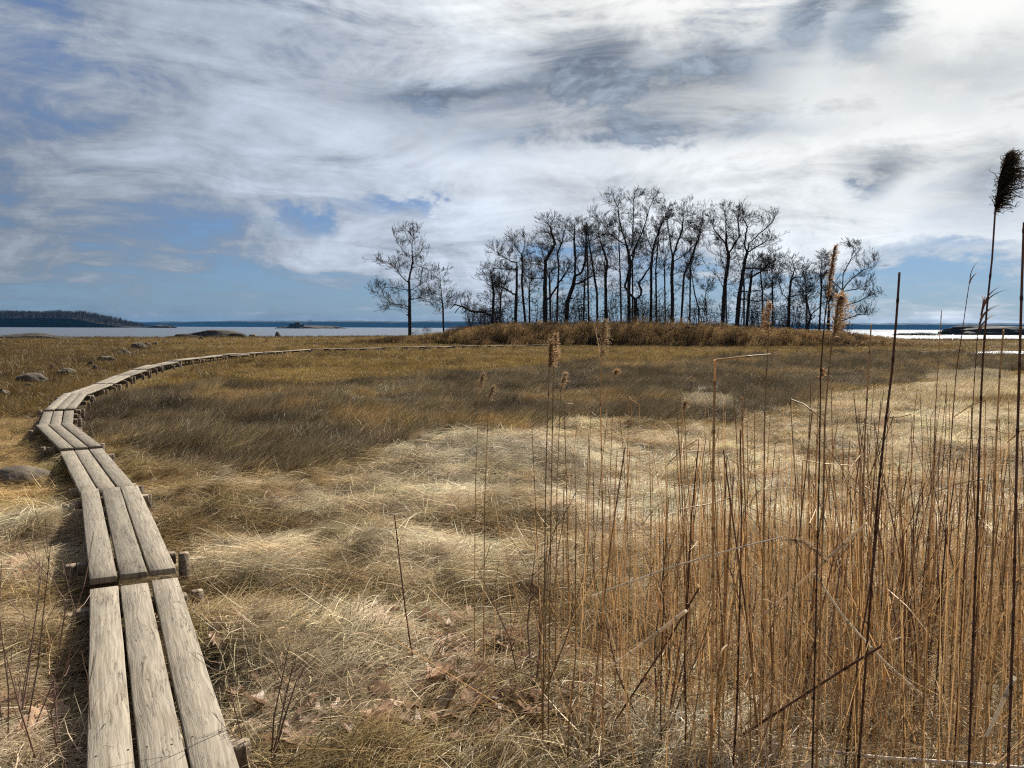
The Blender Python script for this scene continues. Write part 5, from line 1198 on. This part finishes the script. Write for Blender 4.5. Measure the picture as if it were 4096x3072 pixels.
cane_px([(1510, 1270), (1440, 1390), (1380, 1480), (1300, 1600)], (3.1, 3.3, 3.5, 3.7), .0040, .0040, 'thin dark cane leaning right at bottom centre', 'darkreed', 67)
cane_px([(1760, 1240), (1820, 1330), (1900, 1420), (1990, 1500)], (3.0, 3.0, 3.1, 3.3), .0046, .0040, 'grey cane slanting down to the right under the drooping plume', 'cane', 68)
cane_px([(1380, 1545), (1250, 1565), (1080, 1600), (900, 1650)], (3.7, 3.7, 3.65, 3.6), .0042, .0030, 'pale cane lying on the leaf litter along the bottom centre', 'cane', 69)

# plain stalks: a few shared meshes, one object each
stalks = []
for k in range(14):
    r2 = np.random.default_rng(400 + k); h = 1.0
    bx, by = r2.normal(0, .05, 2); P = [(0, 0, 0)]
    for t in (.25, .5, .75, 1.0): P.append((bx * t ** 2 + r2.normal(0, .006), by * t ** 2 + r2.normal(0, .006), t * 1.4))
    if k % 4 == 3:
        a_ = r2.uniform(0, 6.28); e_ = np.array(P[-1]); P += [tuple(e_ + np.array([.10 * math.cos(a_), .10 * math.sin(a_), -.02])), tuple(e_ + np.array([.26 * math.cos(a_), .26 * math.sin(a_), r2.uniform(-.22, -.02)]))]
    stalks.append(cane_mesh('reed', P, .0044, .0026, M['reed' if k % 7 != 2 else 'darkreed'], 6, .17, 400 + k, .1))
r = np.random.default_rng(87)
def stand_points(n, r):
    out = []
    while len(out) < n:
        Y = r.uniform(3.15, 6.8) ; px = r.uniform(900, 2400)
        lo = np.interp(Y, [3.0, 3.6, 4.6, 5.6, 6.8], [1300, 1150, 1000, 1020, 1150])
        p = np.clip((px - lo) / 420, 0, 1)
        clump = .55 + 1.1 * fbm(np.array([px / 130.]), np.array([Y / .5]), 66, 2)[0] * 2
        if r.random() < p * clump: out.append(((px - 1106) * q_ / FPX * Y, Y, px))
    return out
pts = stand_points(266, r); LEAFM = [leaf_mesh('leaf', .14 + .05 * k, .008, 700 + k, 1.25, 1.8 + .45 * k, M['tanleaf']) for k in range(4)]
for i, (x_, y_, px) in enumerate(pts):
    o = obj('reed', stalks[i % 14], None, (x_, y_, float(hgt(x_, y_)) - .03), (r.normal(0, .035), r.normal(.01, .05), r.uniform(0, 6.28)))
    tall = r.random(); hh = r.uniform(.62, 1.0) if tall < .62 else r.uniform(1.0, 1.22)
    if px < 1500: hh *= .93
    wd = r.uniform(.6, 1.1); o.scale = (wd, wd, hh)
    side = 'at the sparse left side' if px < 1350 else 'in the middle' if px < 1850 else 'in the crowded right side'
    kind_ = ('short snapped' if hh < .74 else 'middling' if hh < 1.0 else 'tall') + (' dark red-brown' if i % 14 % 7 == 2 else ' tan'); row = 'front' if y_ < 4.3 else 'back'
    tag(o, '%s reed stalk %s of the stand, %s rows' % (kind_, side, row), 'reed', 'plain reed stalks of the foreground stand')
    if r.random() < .42: obj('leaf', LEAFM[r.integers(4)], o, (0, 0, r.uniform(.25, 1.15)), (0, 0, r.uniform(0, 6.28)))
# the rest of the stand: short broken stems and fine stalks, too many to count
parts = []
for Y_, nn in (((3.0, 4.2), 860), ((4.2, 5.6), 1050), ((5.6, 7.4), 700)):
    pts = []
    while len(pts) < nn:
        Y = r.uniform(*Y_); px = r.uniform(930, 2420); lo = np.interp(Y, [3.0, 3.6, 4.6, 5.6, 7.4], [1300, 1150, 1010, 1080, 1350])
        if r.random() < np.clip((px - lo) / 500, 0, 1): pts.append(((px - 1106) * q_ / FPX * Y, Y))
    pts = np.array(pts); n = len(pts); z = hgt(pts[:, 0], pts[:, 1])
    ln = np.where(r.random(n) < .45, r.uniform(.25, .7, n), r.uniform(.7, 1.5, n)); slant = r.random(n) < .36
    parts.append(ribbons(np.column_stack([pts, z - .02]), r.uniform(0, 6.28, n), np.where(slant, r.uniform(.5, 1.3, n), r.uniform(1.40, 1.56, n)), ln, r.uniform(.003, .006, n), r.normal(0, .08, n), 4, r, None, r.uniform(.45, 1.15, n), .03, .5))
V, F, Sh = join(parts)
tag(obj('reed_thicket', mesh_np('reed_thicket', V, F, [M['reed']], False, {'shade': ('FLOAT', Sh)})), 'tangle of short broken reed stems filling the foreground stand', kind='stuff')

n = 1900; Yv = r.uniform(2.95, 5.2, n); pxv = r.uniform(1250, 2400, n); keepv = r.random(n) < np.clip((pxv - np.interp(Yv, [2.9, 4.8], [1500, 1150])) / 500, 0.15, 1); Yv, pxv = Yv[keepv], pxv[keepv]; n = len(Yv)
xv = (pxv - 1106) * q_ / FPX * Yv
V, F, Sh = ribbons(np.column_stack([xv, Yv, hgt(xv, Yv) + r.uniform(0, .35, n)]), r.uniform(0, 6.28, n), r.uniform(-.25, 1.2, n), r.uniform(.2, .8, n), r.uniform(.003, .007, n), r.normal(.1, .35, n), 5, r, None, r.uniform(.3, 1.1, n), .10, .5)
tag(obj('broken_stems', mesh_np('broken_stems', V, F, [M['tanleaf']], False, {'shade': ('FLOAT', Sh * 1.15)})), 'pale broken stems tangled low in the reed stand', kind='stuff')

# bare twiggy shrubs
def twig_shrub(base, h, n, seed, label, spread=.35, mat='twig', lean=(0, 0)):
    r = np.random.default_rng(seed); root = tag(empty('bare_shrub', base), label, 'shrub')
    for s_ in range(n):
        a = r.uniform(0, 6.28); k = spread * r.uniform(.4, 1.2); hh = h * r.uniform(.7, 1.1)
        end = np.array([math.cos(a) * k + lean[0] * hh, math.sin(a) * k + lean[1] * hh, hh]); P0 = np.array([math.cos(a) * .05, math.sin(a) * .05, -.03])
        c0 = resample(np.array([P0, P0 * .5 + end * .45 + r.normal(0, .03, 3), end]), .06); chains = [c0]
        for b in range(int(4 + 5 * r.random())):
            i = r.integers(len(c0) // 4, len(c0)); v = r.normal(size=3) * .6 + np.array([0, 0, 1.0]); v /= np.linalg.norm(v); L = hh * r.uniform(.12, .34)
            chains.append(resample(np.array([c0[i], c0[i] + v * L * .5, c0[i] + v * L + np.array([0, 0, .03])]), .06))
        P, par, ns = grow(chains, np.zeros((1, 3)) + 99, .3, .3, 1, 1, seed); P, par, rad = finish_tree(P, par, len(P), .0046, .0015, seed + s_, 0)
        V, F = tubes(P, par, rad, 4); obj('stem', mesh_np('stem', V, F, [M[mat]], True, {'shade': ('FLOAT', np.ones(len(V)))}), root)
def gp(px, py):
    P = on_plane(px * q_, py * q_, 0.); return (P[0], P[1], float(hgt(P[0], P[1])))
twig_shrub(gp(20, 1640), .95, 7, 1, 'bare reddish twig shrub in the bottom left corner', .35)
twig_shrub(gp(120, 1690), .7, 4, 2, 'small bare shrub beside the left edge of the nearest boardwalk section', .25)
twig_shrub(gp(560, 1680), .55, 4, 3, 'low bare twigs right of the nearest boardwalk section at the bottom edge', .25)
twig_shrub(gp(1150, 1500), .8, 5, 4, 'bare purplish shrub at the left foot of the reed stand', .4)
twig_shrub(gp(1420, 1620), .9, 6, 5, 'bare shrub at the bottom centre between slanting canes', .45, 'twig')
twig_shrub(gp(1700, 1600), 1.0, 6, 6, 'bare shrub in the lower middle of the reed stand', .5)
twig_shrub(gp(2010, 1560), 1.25, 7, 7, 'tall bare branching shrub in the right part of the reed stand', .5)
twig_shrub(gp(2190, 1500), 1.35, 7, 8, 'bare branching shrub at the right edge among the reeds', .5)
twig_shrub(gp(1900, 1400), 1.25, 6, 9, 'bare red-brown shrub behind the canes at centre right', .45)

# fallen oak leaves
def oak_leaf(name, L, seed):
    r = np.random.default_rng(seed); t = np.linspace(0, 1, 15)
    w = L * (.10 + .25 * np.sin(math.pi * t ** .85)) * (1 + .45 * np.sin(t * 22 + r.uniform(0, 1))) * (t > .12) + L * .012
    w[-1] = L * .02; cz = r.uniform(.1, .5) * L; curl = r.uniform(-.3, 1.0)
    V = []
    for i, q in enumerate(t):
        zc = cz * (q - .5) ** 2 * 2; y = w[i]
        V += [(L * (q - .5), -y, zc + curl * y * .6 + r.normal(0, .004)), (L * (q - .5), 0, zc), (L * (q - .5), y, zc + curl * y * .6 + r.normal(0, .004))]
    F = []
    for i in range(14):
        a = 3 * i; F += [(a, a + 1, a + 4, a + 3), (a + 1, a + 2, a + 5, a + 4)]
    return mesh_np(name, np.array(V), np.array(F), [M['leaf']], True)
oaks = [oak_leaf('oak_leaf', .12 + .012 * k, 50 + k) for k in range(7)]
r = np.random.default_rng(99)
LZ = [(1050, 1410, 150, 60, 70), (1200, 1530, 220, 60, 60), (700, 1560, 200, 70, 30), (520, 1440, 60, 120, 14), (80, 1560, 90, 90, 26), (1500, 1500, 300, 90, 60), (60, 1260, 90, 80, 14), (900, 1600, 160, 40, 26)]
LN = {(1050, 1410): 'in the heap beside the lone leaning reed', (1200, 1530): 'at the left foot of the reed stand', (700, 1560): 'on straw between boardwalk and reeds', (520, 1440): 'close along the right side of the boardwalk',
      (80, 1560): 'in the bottom left corner by the twig shrub', (1500, 1500): 'among reed bases at bottom centre', (60, 1260): 'on straw left of the second boardwalk section', (900, 1600): 'near the bottom edge left of the reeds'}
for cx, cy, rx, ry, k in LZ:
    for i in range(k):
        P = on_plane((cx + r.normal(0, rx * .6)) * q_, (cy + r.normal(0, ry * .6)) * q_, .0)
        if walk_dist(P[0:1], P[1:2])[0] < .36: continue
        z = float(hgt(P[0], P[1])) + r.uniform(.05, .10)
        o = obj('oak_leaf', oaks[r.integers(7)], None, (P[0], P[1], z), (r.normal(0, .5), r.normal(0, .5), r.uniform(0, 6.28)))
        tag(o, 'dry brown oak leaf ' + LN[(cx, cy)], 'leaf', 'fallen oak leaves ' + LN[(cx, cy)])
P = on_plane(795 * q_, 1228 * q_, .0)
V = np.array([(x_, y_, .012 * math.sin(x_ * 60) + .01 * math.cos(y_ * 70)) for x_ in np.linspace(-.055, .055, 6) for y_ in np.linspace(-.026, .026, 4)])
idx = np.arange(24).reshape(6, 4); F = np.stack([idx[:-1, :-1], idx[1:, :-1], idx[1:, 1:], idx[:-1, 1:]], -1).reshape(-1, 4)
tag(obj('paper_scrap', mesh_np('paper_scrap', V, F, [M['paper']], True), None, (P[0], P[1], float(hgt(P[0], P[1])) + .07), (.25, .1, -.5)), 'small crumpled white scrap lying on the straw', 'litter')

# ------------------------------------------------------------------ haze
def haze(x0, x1, y0, y1, z0, z1, dens):
    V = np.array([(x, y, z) for x in (x0, x1) for y in (y0, y1) for z in (z0, z1)], float)
    F = [(0, 1, 3, 2), (4, 6, 7, 5), (0, 4, 5, 1), (2, 3, 7, 6), (0, 2, 6, 4), (1, 5, 7, 3)]
    m, g, out = new_mat('haze'); v = g.n('ShaderNodeVolumePrincipled')
    v.inputs['Color'].default_value = (.12, .46, 1.0, 1); v.inputs['Density'].default_value = dens; v.inputs['Anisotropy'].default_value = 0.0
    g.t.links.new(v.outputs[0], out.inputs['Volume'])
    tag(obj('haze', mesh_np('haze', V, np.array(F), [m])), 'thin blue haze over the bay', kind='stuff')
haze(-27000, 27000, -300, 17000, -4.0, 84, 3.6e-5)
